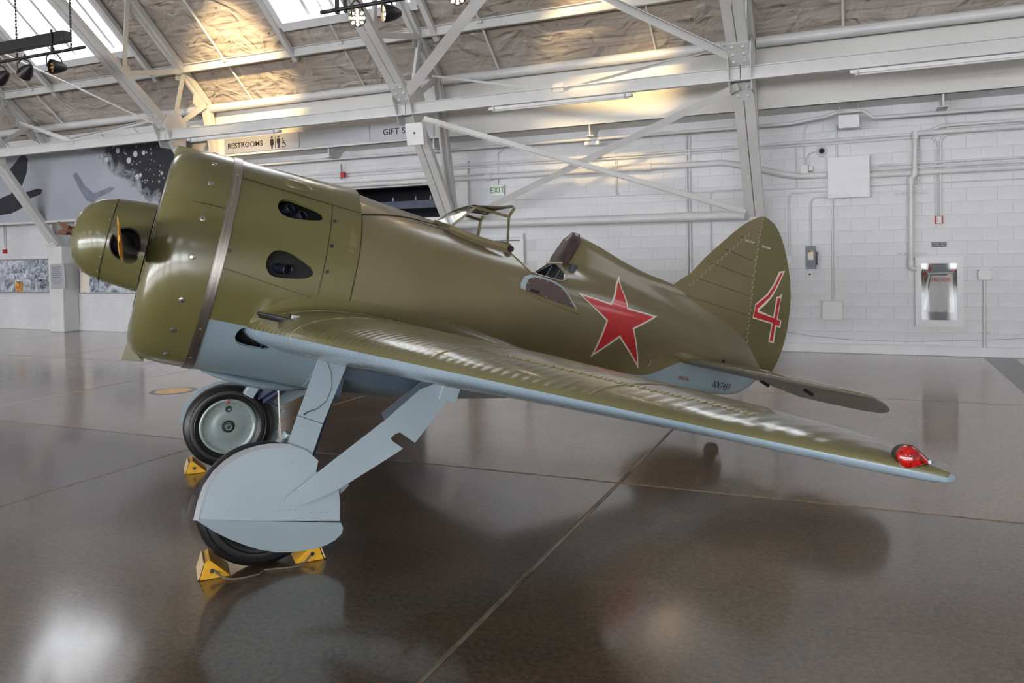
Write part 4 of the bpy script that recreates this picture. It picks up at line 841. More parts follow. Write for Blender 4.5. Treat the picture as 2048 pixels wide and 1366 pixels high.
# exhaust stubs
def stub(x, d, s, bend=.5, r=.034):
    c = Vector(cyl(x, d, .655)); c.y *= s; n = Vector((0, c.y, c.z)).normalized(); ax = (n + Vector((bend, 0, 0))).normalized(); e = c + n * .012 + ax * .058; m = MB()
    m.tube([c - n * .03 - Vector((.05, 0, 0)), c - Vector((.012, 0, 0)), c + n * .012, e], r, 16, False); m.tube([e, e - ax * .05], r * .84, 16, False)
    t1 = ax.cross(Vector((0, 0, 1))).normalized(); t2 = ax.cross(t1); ring = lambda q: [e + (t1 * cos(k * pi / 8) + t2 * sin(k * pi / 8)) * r * q for k in range(16)]
    m.rings([ring(1.0), [p + ax * .003 for p in ring(.92)], ring(.84)], False); p = part(m, 'exhaust_pipe', 'exhaust_steel', smooth=50)
    m = MB(); m.tube([e - ax * .045, e - ax * .04], r * .83, 16); part(m, 'pipe_bore', 'black_soot', p)
for s in (1, -1): stub(.17, 38.5, s); stub(.255, 36.0, s); stub(.22, 4.2, s); stub(.16, -36, s); stub(.225, -39, s)
for s in (1, -1):
    seam([(x, s * y, z) for x, y, z in [cyl(.462, d, .7405) for d in range(48, -8, -4)]]); seam([(x, s * y, z) for x, y, z in [cyl(lerp(-.13, .663, k / 6), lerp(50.3, 47, k / 6), .740) for k in range(7)]], .005)
    seam([(x, s * y, z) for x, y, z in [cyl(lerp(-.13, .663, k / 6), lerp(-2, -9, k / 6), .740) for k in range(7)]], .0025)
    for x, d in ((.484, 36), (.484, 21), (.486, 7.3), (-.12, 6.7)):
        c = Vector(cyl(x, d, .741)); c.y *= s; n = Vector((0, c.y, c.z)).normalized(); m = MB(); m.tube([c, c + n * .003], .012, 12); part(m, 'fastener', 'bolt_dark')
# blister of the synchronised gun and top ridge
for s in (1, -1):
    rows = []
    for i in range(13):
        u = i / 12; x = lerp(.13, .34, u); wd = .052 * (sin(pi * min(1, u * 1.25 + .02)) ** .6 if u < .8 else .052) if False else .055 * math.sqrt(max(0, 1 - ((u - .35) / (.35 if u < .35 else .65)) ** 2)) + .001
        c = math.radians(58); row = []
        for j in range(9):
            a = pi * j / 8; t = wd * cos(a); h = .035 * sin(a) * (wd / .055) - .01
            n = Vector((0, cos(c), sin(c))); tt = Vector((0, -sin(c), cos(c))); p = Vector((x, 0, 0)) + n * (.738 + h) + tt * t; row.append((p.x, s * p.y, p.z))
        rows.append(row)
    m = MB(); m.grid(rows); part(m, 'gun_blister', 'olive_paint', smooth=60)
def ridge_sec(x, hw, h, base, th):
    row = []
    for j in range(25):
        u = j / 12 - 1; y = u * hw; row.append((x, y, base(y) + th + h * (1 - abs(u)) ** 1.7))
    return row
rows = [ridge_sec(lerp(.09, .674, i / 14), lerp(.07, .26, i / 14), lerp(.0, .022, (i / 14) ** .8), lambda y: math.sqrt(.7395 ** 2 - y * y), .0015) for i in range(15)]
m = MB(); m.grid(rows); m.grid([[(x, y, z - .03) for x, y, z in rows[-1]], rows[-1]]); part(m, 'spine_cover', 'olive_paint', smooth=50)
def deck(x, y):
    w = spl(x, F_W); a = math.asin(max(-1, min(1, math.copysign(abs(y / w) ** (1 / .92), y)))); return fus_pt(x, a)[2]
rows = []
for i in range(15):
    u = i / 14; x = lerp(.668, 1.36, u); hw = lerp(.50, .05, u ** 1.1); h = lerp(.038, .012, u); rows.append(ridge_sec(x, hw, h, lambda y: deck(x, y), lerp(.006, .002, u)))
m = MB(); m.grid(rows); m.grid([[(x, y, z - .02) for x, y, z in rows[0]], rows[0]]); sf = part(m, 'spine_fairing', 'olive_wood', smooth=50)
for s in (0, -1): m = MB(); m.tube([r[s] for r in rows], .003, 5, False); part(m, 'fairing_edge', 'seam_dark', sf)

# ---- spinner and propeller
m = MB(); m.lathe([(-1.032, .0), (-1.030, .05), (-1.018, .11), (-.995, .165), (-.955, .215), (-.905, .25), (-.855, .268), (-.81, .276)], 'x', n=64); part(m, 'spinner_nose', 'olive_paint', smooth=60)
m = MB(); m.lathe([(-.81, .276), (-.70, .290), (-.578, .303), (-.578, .29), (-.70, .277), (-.81, .262)], 'x', n=96); m.f += [(k, (k + 1) % 96, 5 * 96 + (k + 1) % 96, 5 * 96 + k) for k in range(96)]; m.mi += [0] * 96
sp = part(m, 'spinner_shell', 'olive_paint', smooth=40)
cut = []
for s in (1, -1):
    mm = MB(); mm.rings([[(-.698 + .085 * cos(a), s * yy, -.008 + .098 * sin(a)) for a in [2 * pi * k / 28 for k in range(28)]] for yy in (.18, .36)], True); cut.append(part(mm, 'cutter', 'olive_paint', smooth=None))
boolean_cut(sp, cut); sp.data.shade_smooth(); sp.data.set_sharp_from_angle(angle=.6)
m = MB(); m.lathe([(-.80, .0), (-.80, .20), (-.60, .20), (-.60, .0)], 'x', n=24); part(m, 'propeller_hub', 'black_soot')
seam([(-.81, .2765 * cos(a), .2765 * sin(a)) for a in [2 * pi * k / 40 for k in range(41)]], .006)
for k in range(14):
    a = 2 * pi * k / 14; c = Vector((-.822, .274 * cos(a), .274 * sin(a))); n = Vector((-.15, cos(a), sin(a))).normalized(); m = MB(); m.tube([c, c + n * .005], .006, 8); part(m, 'rivet', 'seam_tape')
for s in (1, -1):
    rr = [(-.698 + .09 * cos(a), s * (math.sqrt(max(.01, .292 ** 2 - (.102 * sin(a)) ** 2)) + .002), -.008 + .102 * sin(a)) for a in [2 * pi * k / 30 for k in range(31)]]; m = MB(); m.tube(rr, .006, 6, False); part(m, 'blade_cuff_ring', 'seam_dark')
    rows = []; N = 16
    for i in range(20):
        u = i / 19; y = lerp(.12, 1.30, u); ch = spl(u, [(0, .055), (.12, .068), (.19, .085), (.3, .125), (.6, .14), (.84, .125), (.95, .09), (1.0, .02)]); th = spl(u, [(0, .05), (.15, .036), (.4, .016), (1, .005)]); tw = math.radians(spl(u, [(0, 62), (.2, 55), (.5, 36), (.8, 21), (1, 13)]))
        row = []
        for j in range(N):
            a = 2 * pi * j / N; p, q = ch * cos(a), th * sin(a); row.append((-.70 - s * p * sin(tw) + q * cos(tw), s * y, p * cos(tw) + s * q * sin(tw)))
        rows.append(row)
    m = MB(); m.rings(rows[:17], True); bl = part(m, 'propeller_blade', 'prop_black', smooth=60)
    m = MB(); m.rings(rows[16:], True); part(m, 'blade_tip', 'prop_yellow', bl, smooth=60)
m = MB(); m.tube([(-1.02, 0, 0), (-1.06, 0, 0)], .03, 14); 
for s in (1, -1): m.prism([(-1.055, -.035), (-1.055, .035), (-1.10, .040), (-1.125, .038), (-1.10, .016), (-1.085, .0), (-1.105, -.02), (-1.125, -.032), (-1.10, -.040)], lambda x, z: (x, s * .012, z), lambda x, z: (x, s * .030, z))
part(m, 'starter_dog', 'rust_brown', smooth=40)

# ---- fuselage shell with cockpit opening
NS, NA = 92, 72
xs = [lerp(.60, 4.80, i / (NS - 1)) for i in range(NS)]
outer = [[fus_pt(x, 2 * pi * j / NA) for j in range(NA)] for x in xs]
inner = [[(x, y * .955, zc + (z - zc) * .955) for (x, y, z) in r] for r, x in zip(outer, xs) for zc in [spl(x, F_ZM)]]
m = MB(); m.rings(outer, False); m.cur = 1; m.rings(inner[:-3], False)
o1 = NS * NA; last = (NS - 4) * NA
m.f += [(k, (k + 1) % NA, o1 + (k + 1) % NA, o1 + k) for k in range(NA)]; m.mi += [0] * NA
m.f.append(tuple((NS - 1) * NA + k for k in range(NA))); m.mi.append(0); m.f.append(tuple(o1 + last + k for k in range(NA))); m.mi.append(1)
fus = part(m, 'fuselage', ['fuselage_paint', 'cockpit_grey'], smooth=40)
mm = MB(); prof = [(1.885, .615), (1.915, .575), (1.96, .53), (2.01, .487), (2.06, .458), (2.12, .447), (2.33, .445), (2.385, .468), (2.415, .52), (2.435, .60), (2.50, .66), (2.60, .90), (2.60, 1.3), (1.885, 1.3)]
mm.prism(prof, lambda x, z: (x, -.8, z), lambda x, z: (x, .8, z)); boolean_cut(fus, [part(mm, 'cutter', 'olive_paint', smooth=None)]); fus.data.shade_smooth(); fus.data.set_sharp_from_angle(angle=.6)
# rolled rim of the cockpit
def rim_path(s):
    pts = []
    for x, z in [(1.885, .625)] + prof[:10]:
        pts.append((x, s * (fus_y(x, min(z, spl(x, F_ZT) - .004)) + .002), z))
    return pts
for s in (1, -1): m = MB(); m.tube(rim_path(s), .008, 6); part(m, 'cockpit_rim', 'olive_wood', smooth=50)
# seams on the rear fuselage
seam([fus_pt(.672, 2 * pi * j / 60) for j in range(61)], .005); 
m = MB(); pp = [fus_pt(x, .30 if x < 1.0 else lerp(.30, .42, (x - 1.0) / .4)) for x in [lerp(.70, 1.26, k / 12) for k in range(13)]]
seam(pp + [fus_pt(1.31, .36), fus_pt(1.33, .25), fus_pt(1.31, .15)], .003)
m = MB(); hp = [(x, y, z) for x, y, z in [fus_pt(lerp(2.66, 3.25, k / 12), 0.36) for k in range(13)]]
# headrest, seat, belts
def pad(rows, name, mat, sm=60): m = MB(); m.rings(rows, True); return part(m, name, mat, smooth=sm)
rows = []
for i in range(11):
    u = i / 10; z = lerp(.61, .905, u); xc = lerp(2.465, 2.575, u); wd = lerp(.15, .10, u) * (1 if u < .6 else math.sqrt(max(.02, 1 - ((u - .6) / .42) ** 2))); dp = .052 * (1 if .1 < u < .85 else .72)
    rows.append([(xc + dp * math.copysign(abs(sin(a)) ** .8, sin(a)) - .0, wd * math.copysign(abs(cos(a)) ** .7, cos(a)), z) for a in [2 * pi * k / 24 for k in range(24)]])
hd = pad(rows, 'headrest', 'leather_brown'); lab(hd, 'dark brown leather headrest')
m = MB(); m.tube([(2.44, -.13, .615), (2.44, .13, .615)], .012, 8); m.tube([(2.50, .14, .60), (2.56, .17, .60)], .014, 8); m.tube([(2.50, -.14, .60), (2.56, -.17, .60)], .014, 8); part(m, 'headrest_bracket', 'chrome_bolt', hd)
m = MB(); m.box((2.46, 0, .30), (.05, .44, .66), Matrix.Rotation(.18, 3, 'Y')); m.box((2.22, 0, .10), (.44, .44, .05)); m.box((2.25, .22, .2), (.42, .03, .22)); m.box((2.25, -.22, .2), (.42, .03, .22)); part(m, 'seat', 'cockpit_grey', smooth=None, bevel=.012)
for y in (-.09, .09): m = MB(); m.tube([(2.47, y, .60), (2.42, y * 1.1, .47), (2.36, y * 1.4, .38), (2.3, y * 1.8, .36)], .007, 6); part(m, 'shoulder_belt', 'grey_box')
m = MB(); m.rings([[(2.30 + .10 * cos(a), .16 + .07 * sin(a), z) for a in [2 * pi * k / 14 for k in range(14)]] for z in (.40, .425)], True); part(m, 'seat_cushion', 'leather_brown')
m = MB(); m.box((1.90, 0, .34), (.03, .66, .30)); m.box((1.89, 0, .52), (.04, .34, .08)); part(m, 'instrument_panel', 'inside_dark', smooth=None)
m = MB(); m.tube([(1.90, -.29, .60), (1.905, -.2, .63), (1.91, 0, .650), (1.905, .2, .63), (1.90, .29, .60)], .026, 10); part(m, 'coaming_pad', 'leather_brown')
m = MB(); m.tube([(1.985, .02, .625), (1.95, .02, .635), (1.88, .02, .65)], [.022, .03, .02], 10); part(m, 'gunsight_pad', 'leather_brown')

# ---- windscreen: front pane, two side panes, curved top, frame
FB, FT = [(1.335, 0.0, .690)], None
fb = lambda s: (1.375, s * .30, .640); ft = lambda s: (1.555, s * .255, .842); rt = lambda s: (1.825, s * .29, .838); rb = lambda s: (1.850, s * .33, .606); rtop = (1.895, 0, .948); ftop = (1.590, 0, .882)
ws = empty('windscreen'); ws.parent = air; ws.matrix_local = BODY
def pane(pts, name='pane'): m = MB(); m.add([(x, y, z) for x, y, z in pts], [tuple(range(len(pts)))]); return part(m, name, 'perspex', ws, smooth=None, fix=False)
for s in (1, -1): pane([fb(s), ft(s), rt(s), rb(s)])
pane([(1.345, 0, .685), fb(1), ft(1), ftop, ft(-1), fb(-1)])
def archp(u, f=0.0):        # rear arch (f=0) to front arch (f=1) of the curved top
    a = pi * u; y0, z0, x0 = .29, .838, 1.825; yr = y0 * math.copysign(abs(cos(a)) ** .55, cos(a)); zr = z0 + .112 * abs(sin(a)) ** .7; xr = x0 + .07 * sin(a)
    yf = .255 * math.copysign(abs(cos(a)) ** .75, cos(a)); zf = .842 + .040 * abs(sin(a)); xf = 1.555 + .035 * sin(a); return (lerp(xr, xf, f), lerp(yr, yf, f), lerp(zr, zf, f))
m = MB(); m.grid([[archp(j / 16, f) for j in range(17)] for f in (0, .33, .66, 1)]); part(m, 'top_pane', 'perspex', ws, smooth=60)
def strip(pts, w, t, nm='frame_strip', mat='frame_bronze'):
    m = MB(); c = Vector((1.66, 0, .70))
    for a, b in zip(pts, pts[1:]): m.bar(a, b, w * 2.6, .005, up=(Vector(a) + Vector(b)) / 2 - c)
    return part(m, nm, mat, ws, smooth=None)
strip([archp(j / 16) for j in range(17)], .010, 0)
for s in (1, -1):
    strip([rt(s), rb(s)], .010, 0); strip([ft(s), rt(s)], .009, 0); strip([fb(s), ft(s)], .007, 0, mat='chrome_bolt')
    n = 8; bp_ = [(lerp(1.375, 1.850, k / n), s * (lerp(.30, .33, k / n)), lerp(.640, .606, k / n) - .012 * sin(pi * k / n)) for k in range(n + 1)]
    m = MB()
    for a, b in zip(bp_, bp_[1:]): m.bar(a, b, .006, .034, up=(0, 0, 1))
    part(m, 'base_strip', 'frame_bronze', ws, smooth=None)
    sk_ = MB()
    for a, b in zip(bp_, bp_[1:]):
        pa = [(a[0], a[1], a[2] - .01), (b[0], b[1], b[2] - .01), (b[0], b[1] + s * .035, b[2] - .050), (a[0], a[1] + s * .035, a[2] - .050)]; sk_.add(pa, [(0, 1, 2, 3)])
    part(sk_, 'base_fairing', 'olive_wood', ws, smooth=None)
strip([ft(1), ftop, ft(-1)], .008, 0); strip([fb(1), (1.345, 0, .685), fb(-1)], .012, 0)

# ---- cockpit doors hanging open
for s in (1, -1):
    def dp(x, z, off): 
        t = (.44 - z) / .19; return (x, s * (fus_y(x, .40) + .012 + .050 * t + off), z)
    outl = [(1.945, .298), (1.94, .345), (1.965, .402), (2.02, .430), (2.11, .437), (2.24, .428), (2.325, .402), (2.378, .362), (2.445, .294), (2.482, .252)]
    m = MB(); m.prism(outl, lambda x, z: dp(x, z, 0), lambda x, z: dp(x, z, .014)); d = part(m, 'cockpit_door', 'blue_gear', smooth=None)
    inl = [(1.985, .300), (1.985, .345), (2.005, .392), (2.04, .414), (2.11, .421), (2.235, .413), (2.315, .388), (2.365, .350), (2.425, .288), (2.45, .262)]
    m = MB(); m.prism(inl, lambda x, z: dp(x, z, .012), lambda x, z: dp(x, z, .022)); lp = part(m, 'leather_panel', 'door_leather', d, smooth=None); lab(lp, 'brown leather lining of the cockpit door')
    for x, z in ((2.0, .31), (2.005, .36), (2.035, .40), (2.10, .411), (2.17, .408), (2.24, .402), (2.31, .378), (2.36, .34), (2.405, .295), (2.08, .305), (2.17, .295), (2.26, .284), (2.35, .27)):
        c = Vector(dp(x, z, .022)); m = MB(); m.tube([c, c + Vector((0, s * .004, 0))], .0055, 8); part(m, 'rivet', 'chrome_bolt', lp)
    m = MB(); m.bar(dp(1.93, .292, .008), dp(2.50, .240, .008), .03, .012, up=(0, s, .2)); part(m, 'door_edge', 'frame_bronze', d, smooth=None)
    m = MB(); m.box(dp(2.06, .312, .03), (.07, .016, .018)); part(m, 'door_latch', 'black_soot', d, smooth=None)

# ---- markings
def decal(name, poly, mat, ysurf, off, side=1, cuts=3):
    bm = bmesh.new(); vs = [bm.verts.new((x, 0, z)) for x, z in poly]; es = [bm.edges.new((vs[i], vs[(i + 1) % len(vs)])) for i in range(len(vs))]
    bmesh.ops.triangle_fill(bm, use_beauty=True, edges=es)
    for _ in range(cuts): bmesh.ops.subdivide_edges(bm, edges=[e for e in bm.edges if e.calc_length() > .03], cuts=1, use_grid_fill=True); bmesh.ops.triangulate(bm, faces=[f for f in bm.faces if len(f.verts) > 3])
    for v in bm.verts: v.co.y = -side * (ysurf(v.co.x, v.co.z) + off)
    me = bpy.data.meshes.new(name); bm.to_mesh(me); bm.free(); me.materials.append(MATS[mat]); me.shade_smooth()
    o = bpy.data.objects.new(name, me); COL.objects.link(o); o.parent = air; o.matrix_local = BODY; return o
STAR = [(3.007, .642), (3.021, .380), (3.356, .374), (3.091, .217), (3.237, -.091), (2.947, .121), (2.70, -.085), (2.783, .228), (2.484, .393), (2.827, .379)]
cx, cz = 2.957, .247
def inset(p, d):
    out = []; n = len(p)
    for i in range(n):
        a, b, c = Vector(p[i - 1]), Vector(p[i]), Vector(p[(i + 1) % n]); e1 = (b - a).normalized(); e2 = (c - b).normalized(); n1 = Vector((e1.y, -e1.x)); n2 = Vector((e2.y, -e2.x))
        if n1.dot(Vector((cx, cz)) - b) < 0 and i % 2 == 0: n1, n2 = n1, n2
        k = n1 + n2; k = k / max(.18, k.dot(k) / 2); out.append(tuple(b + k * d))
    return out
area = sum(STAR[i][0] * STAR[(i + 1) % 10][1] - STAR[(i + 1) % 10][0] * STAR[i][1] for i in range(10))
SI = inset(STAR, .016 if area < 0 else -.016)
for s in (1, -1):
    o = decal('star_border', STAR, 'marking_white', fus_y, .004, s); lab(o, 'white border of the red star'); o = decal('star', SI, 'star_red', fus_y, .006, s); lab(o, 'red five pointed star on the fuselage side')
FIN_LE = [(.30, 3.55), (.715, 3.655), (.84, 3.80), (1.025, 3.93), (1.236, 4.11), (1.392, 4.25), (1.48, 4.35), (1.545, 4.45), (1.566, 4.50)]
HINGE = [(.30, 4.563), (.66, 4.523), (1.04, 4.492), (1.33, 4.482), (1.57, 4.492)]
RUD_TE = [(.15, 4.955), (.325, 5.014), (.576, 5.042), (.866, 5.015), (1.053, 4.963), (1.319, 4.832), (1.45, 4.735), (1.53, 4.64), (1.566, 4.52)]
def fin_half(x, z):
    le, te = pw(z, FIN_LE), spl(z, RUD_TE); c = max(.05, te - le); t = min(1, max(0, (x - le) / c)); th = pw(z, [(.3, .085), (1.2, .06), (1.57, .05)])
    return max(.002, c * 5 * th * .5 * (.2969 * math.sqrt(t) - .126 * t - .3516 * t * t + .2843 * t ** 3 - .1036 * t ** 4) * 1.6)
def surf_v(name, zs, xa, xb, mat, n=14, sq=True):
    rows = []
    for z in zs:
        a, b = xa(z), xb(z); ring = []
        for k in range(n): t = (k / (n - 1)) ** (2 if sq else 1); x = lerp(a, b, t); ring.append((x, fin_half(x, z), z))
        for k in range(n - 1, -1, -1): t = (k / (n - 1)) ** (2 if sq else 1); x = lerp(a, b, t); ring.append((x, -fin_half(x, z), z))
        rows.append(ring)
    m = MB(); m.rings(rows, True); return part(m, name, mat, smooth=50)
fin = surf_v('tail_fin', [.22, .3, .45, .6, .715, .78, .84, .93, 1.025, 1.13, 1.236, 1.32, 1.392, 1.44, 1.48, 1.52, 1.545, 1.560], lambda z: spl(z, FIN_LE), lambda z: min(pw(z, HINGE), 4.56) - .004, 'olive_wood')
def rud_front(z): return pw(z, HINGE) + .004 if z > .30 else pw(z, [(.15, 4.80), (.18, 4.74), (.30, 4.567)])
rud = surf_v('rudder', [.150, .165, .2, .25, .3, .4, .5, .6, .75, .9, 1.05, 1.2, 1.33, 1.42, 1.49, 1.53, 1.553, 1.564], rud_front, lambda z: spl(z, RUD_TE), 'olive_paint', sq=False)
m = MB()
for k in range(34):
    z = lerp(.34, 1.53, k / 33); x = pw(z, HINGE) - .004 + .010 * (k % 2); 
    for s in (1, -1): m.box((x, s * (fin_half(x, z) + .001), z), (.018, .006, .030), Matrix.Rotation(.1, 3, 'Y'))
part(m, 'hinge_tape', 'seam_tape', smooth=None, bevel=.001)
for z in (.62, .80, .97, 1.13, 1.29):
    xa, xb = pw(z, FIN_LE) + .10, pw(z, HINGE) - .03; m = MB()
    for s in (1, -1):
        pts = [(lerp(xa, xb, k / 6), s * (fin_half(lerp(xa, xb, k / 6), z) + .0015), z - .03 * (k / 6) + .02) for k in range(7)]
        for a, b in zip(pts, pts[1:]): m.bar(a, b, .003, .004, up=(0, s, 0))
    part(m, 'fin_seam', 'seam_dark', fin, smooth=None)
m = MB()
for s in (1, -1):
    pts = [(lerp(3.80, 4.36, k / 30), 0, lerp(.74, 1.36, k / 30)) for k in range(31)]
    for k, p in enumerate(pts): m.box((p[0] + .012 * (k % 2), s * (fin_half(p[0], p[2]) + .001), p[2]), (.016, .004, .022), Matrix.Rotation(-.8, 3, 'Y'))
part(m, 'fin_leading_tape', 'seam_tape', fin, smooth=None)
FOUR = [(4.804, 1.1), (4.875, 1.122), (4.848, 1.042), (4.812, .937), (4.766, .836), (4.703, .753), (4.627, .674), (4.828, .66), (4.823, .854), (4.856, .866), (4.892, .904), (4.888, .868), (4.889, .653), (4.942, .647), (4.945, .575), (4.891, .579), (4.899, .416), (4.825, .418), (4.821, .591), (4.564, .595), (4.569, .734), (4.692, .85), (4.755, .959)]
FOURR = [(4.823, 1.088), (4.853, 1.099), (4.828, 1.031), (4.792, .929), (4.744, .839), (4.678, .764), (4.61, .69), (4.62, .661), (4.845, .651), (4.841, .845), (4.879, .861), (4.877, .646), (4.928, .641), (4.927, .591), (4.871, .593), (4.878, .437), (4.84, .429), (4.836, .604), (4.58, .608), (4.584, .724), (4.707, .84), (4.773, .953)]
FOUR[6] = (4.634, .684); FOUR[19] = (4.572, .597); FOUR[20] = (4.577, .734)
o = decal('number_border', FOUR, 'marking_white', fin_half, .003, 1, 2); lab(o, 'white border of the number 4'); o = decal('number', FOURR, 'star_red', fin_half, .0045, 1, 2); lab(o, 'red number 4 on the rudder')
def skin_text(name, body, size, x, z, mat, ys, sx=1.0, dz=0.0):
    me = text_mesh(name, body, size, 0, True, 'LEFT', sx); me.materials.clear(); me.materials.append(MATS[mat])
    for v in me.vertices:
        px, pz = x + v.co.x, z + v.co.y + dz * v.co.x; v.co = (px, -(ys(px, pz) + .004), pz)
    o = bpy.data.objects.new(name, me); COL.objects.link(o); o.parent = air; o.matrix_local = BODY; return o
skin_text('stencil', '2421064', .030, 4.325, 1.289, 'marking_white', fin_half); skin_text('stencil', '2421064', .030, 4.535, 1.284, 'marking_white', fin_half)
skin_text('registration', 'NX7459', .085, 4.175, -.085, 'stencil_black', fus_y, .78); skin_text('stencil', '\u0411\u0420\u0410\u0422\u042c', .045, 3.725, -.093, 'stencil_red', fus_y, .85)

# ---- wings
def wing(s, y0, y1, n, name):
    TT = [0, .002, .006, .013, .025, .045, .07, .10, .14, .19, .25, .32, .40, .48, .57, .66, .75, .84, .92, .97, 1.0]; m = MB(); ys = [lerp(y0, y1, i / n) for i in range(n + 1)] if y1 < 4 else [lerp(y0, 3.9, i / n) for i in range(n)] + [3.9, 4.0, 4.1, 4.17, 4.23, 4.29, 4.34, 4.385, 4.42, 4.45, 4.475, 4.49, 4.50, 4.505]
    up = [[(p[0], s * p[1], p[2]) for p in (wing_foil(y, t, True) for t in TT)] for y in ys]; lo = [[(p[0], s * p[1], p[2]) for p in (wing_foil(y, t, False) for t in TT)] for y in ys]
    m.cur = 0; m.grid(up); m.cur = 1; m.grid(lo)
    nn = len(TT); o2 = len(ys) * nn
    m.f.append(tuple(range(nn)) + tuple(o2 + k for k in range(nn - 2, 0, -1))); m.mi.append(0); e = (len(ys) - 1) * nn
    m.f.append(tuple(e + k for k in range(nn)) + tuple(o2 + e + k for k in range(nn - 2, 0, -1))); m.mi.append(1)
    return part(m, name, ['olive_wing', 'blue_wing'], smooth=40)
for s in (1, -1):
    wing(s, .0, 1.295, 10, 'wing_centre_section'); w = wing(s, 1.302, 4.505, 34, 'wing_panel')
    # raised tape rows on the upper skin
    m = MB()
    for k in range(46):
        y = lerp(2.9, 4.05, k / 45); p = wing_foil(y, .135, True); m.box((p[0] + .006 * (k % 2), s * y, p[2] + .002), (.022, .013, .006), Matrix.Rotation(-.28, 3, 'Y'))
    part(m, 'stitch_tape', 'seam_tape', w, smooth=None, bevel=.002)
    for y in (2.62, 3.55):
        m = MB(); pts = [wing_foil(y, t, True) for t in (.01, .03, .07, .12, .2, .3, .42)]
        for a, b in zip(pts, pts[1:]): m.bar((a[0], s * a[1], a[2] + .001), (b[0], s * b[1], b[2] + .001), .016, .003)
        part(m, 'rib_tape', 'olive_wood', w, smooth=None)
    # joint ring between centre section and panel
    TT = [.5, .4, .3, .2, .12, .06, .02, .006, 0]; pts = [wing_foil(1.298, t, True) for t in TT] + [wing_foil(1.298, t, False) for t in TT[::-1][1:]]; m = MB(); m.tube([(p[0], s * p[1], p[2]) for p in pts], .0035, 6, False); part(m, 'wing_joint', 'seam_tape')
    # root fillet
    rows = []; TF = [.0, .01, .03, .06, .10, .15, .21, .28, .36, .45, .55, .66, .78, .90, 1.0]
    for i, t in enumerate(TF):
        p = wing_foil(.82, t, True); r = pw(t, [(0, .045), (.1, .11), (.5, .13), (1, .16)]); row = []
        fy = lambda x, z: math.sqrt(max(.05, .742 ** 2 - z * z)) if x < .66 else fus_y(x, z)
        za = wing_foil(.70, t, True)[2] + r; ya = fy(p[0], za) - .006; xa = p[0] - (.03 if t < .03 else .012 if t < .15 else 0)
        for j in range(7):
            a = pi / 2 * j / 6; yy = ya + (.83 - ya) * (1 - cos(a)); zz = za + (p[2] + .002 - za) * sin(a); row.append((lerp(xa, p[0], j / 6), s * yy, zz))
        rows.append(row)
    m = MB(); m.grid(rows); part(m, 'wing_fillet', 'olive_paint', smooth=60)
    rr = [wing_foil(.825, t, True) for t in TF[:11]]; m = MB(); m.tube([(p[0], s * p[1], p[2] + .001) for p in rr], .004, 6, False); part(m, 'fillet_edge', 'seam_tape')
    # wing gun barrel with fairing
    m = MB(); m.tube([(.095, s * 1.0, -.243), (.29, s * 1.0, -.243)], .011, 12); g = part(m, 'wing_gun', 'gun_steel', smooth=50); m = MB(); m.tube([(.105, s * 1.0, -.262), (.30, s * 1.0, -.264)], .007, 8); part(m, 'gun_rod', 'black_soot', g); m = MB(); m.tube([(.094, s * 1.0, -.243), (.10, s * 1.0, -.243)], .007, 10); part(m, 'muzzle', 'black_soot', g)
    m = MB(); m.prism([(.285, -.212), (.392, -.205), (.296, -.268)], lambda x, z: (x, s * .975, z), lambda x, z: (x, s * 1.025, z)); part(m, 'gun_fairing', 'sign_silver', g, smooth=None, bevel=.004); m = MB(); m.box((.283, s * 1.0, -.238), (.006, .06, .062)); part(m, 'gun_collar', 'seam_dark', g, smooth=None)
    # tip light
    P = Vector((1.283, s * 4.447, -.1435)); n = Vector((-.55, s * .83, .03)).normalized(); t = Vector((.83, s * .55, -.02)).normalized(); uu = n.cross(t).normalized(); rows = []; rim = []
    if uu.z < 0: uu = -uu
    for i in range(9):
        f = i / 8; ring = []
        for k in range(24):
            a = 2 * pi * k / 24; rad = .052 * (1 - .0 * f); tx = cos(a); tz = sin(a); tl = tx * (.030 if tx < 0 else .054); tv = tz * .029 * (1 - max(0, tx) ** 1.3 * .85)
            q = P + t * tl * cos(f * pi / 2) + uu * tv * cos(f * pi / 2) + n * (.022 * sin(f * pi / 2) + .010); ring.append(tuple(q))
            if i == 0: rim.append(tuple(q - n * .003))
        rows.append(ring)
    m = MB(); m.rings(rows, False); tl_ = part(m, 'wingtip_light', 'red_lens' if s > 0 else 'exit_green', smooth=70)
    m = MB(); m.rings([[tuple(P + (Vector(q) - P) * 1.06 - n * .03) for q in rim], [tuple(P + (Vector(q) - P) * 1.05 + n * .004) for q in rim], rim], False); part(m, 'light_rim', 'seam_dark', tl_, smooth=50)
    if s > 0: m = MB(); q = P + t * .045 + n * .018; m.tube([q, q + n * .006], .0045, 10); part(m, 'screw', 'galvanised', tl_)

# ---- tailplane and drooped elevators
T_LE = [(.0, 3.66), (.25, 3.74), (.8, 3.91), (1.2, 4.035), (1.5, 4.14), (1.60, 4.205), (1.66, 4.28), (1.695, 4.37), (1.70, 4.42)]
E_TE = [(.10, 4.50), (.30, 4.56), (.42, 4.70), (.52, 4.835), (.8, 4.855), (1.2, 4.85), (1.42, 4.80), (1.56, 4.71), (1.65, 4.60), (1.695, 4.48), (1.70, 4.43)]
def tz(x, y, up):
    le, te = pw(y, T_LE), max(pw(y, E_TE), 4.40); c = max(.02, te - le); t = min(1, max(0, (x - le) / c)); h = c * 5 * .085 * (.2969 * math.sqrt(t) - .126 * t - .3516 * t * t + .2843 * t ** 3 - .1036 * t ** 4); return .075 + (h if up else -h)
DR = math.radians(13)
def droop(p): dx, dz = p[0] - 4.37, p[2] - .075; return (4.37 + dx * cos(DR) + dz * sin(DR), p[1], .075 - dx * sin(DR) + dz * cos(DR))
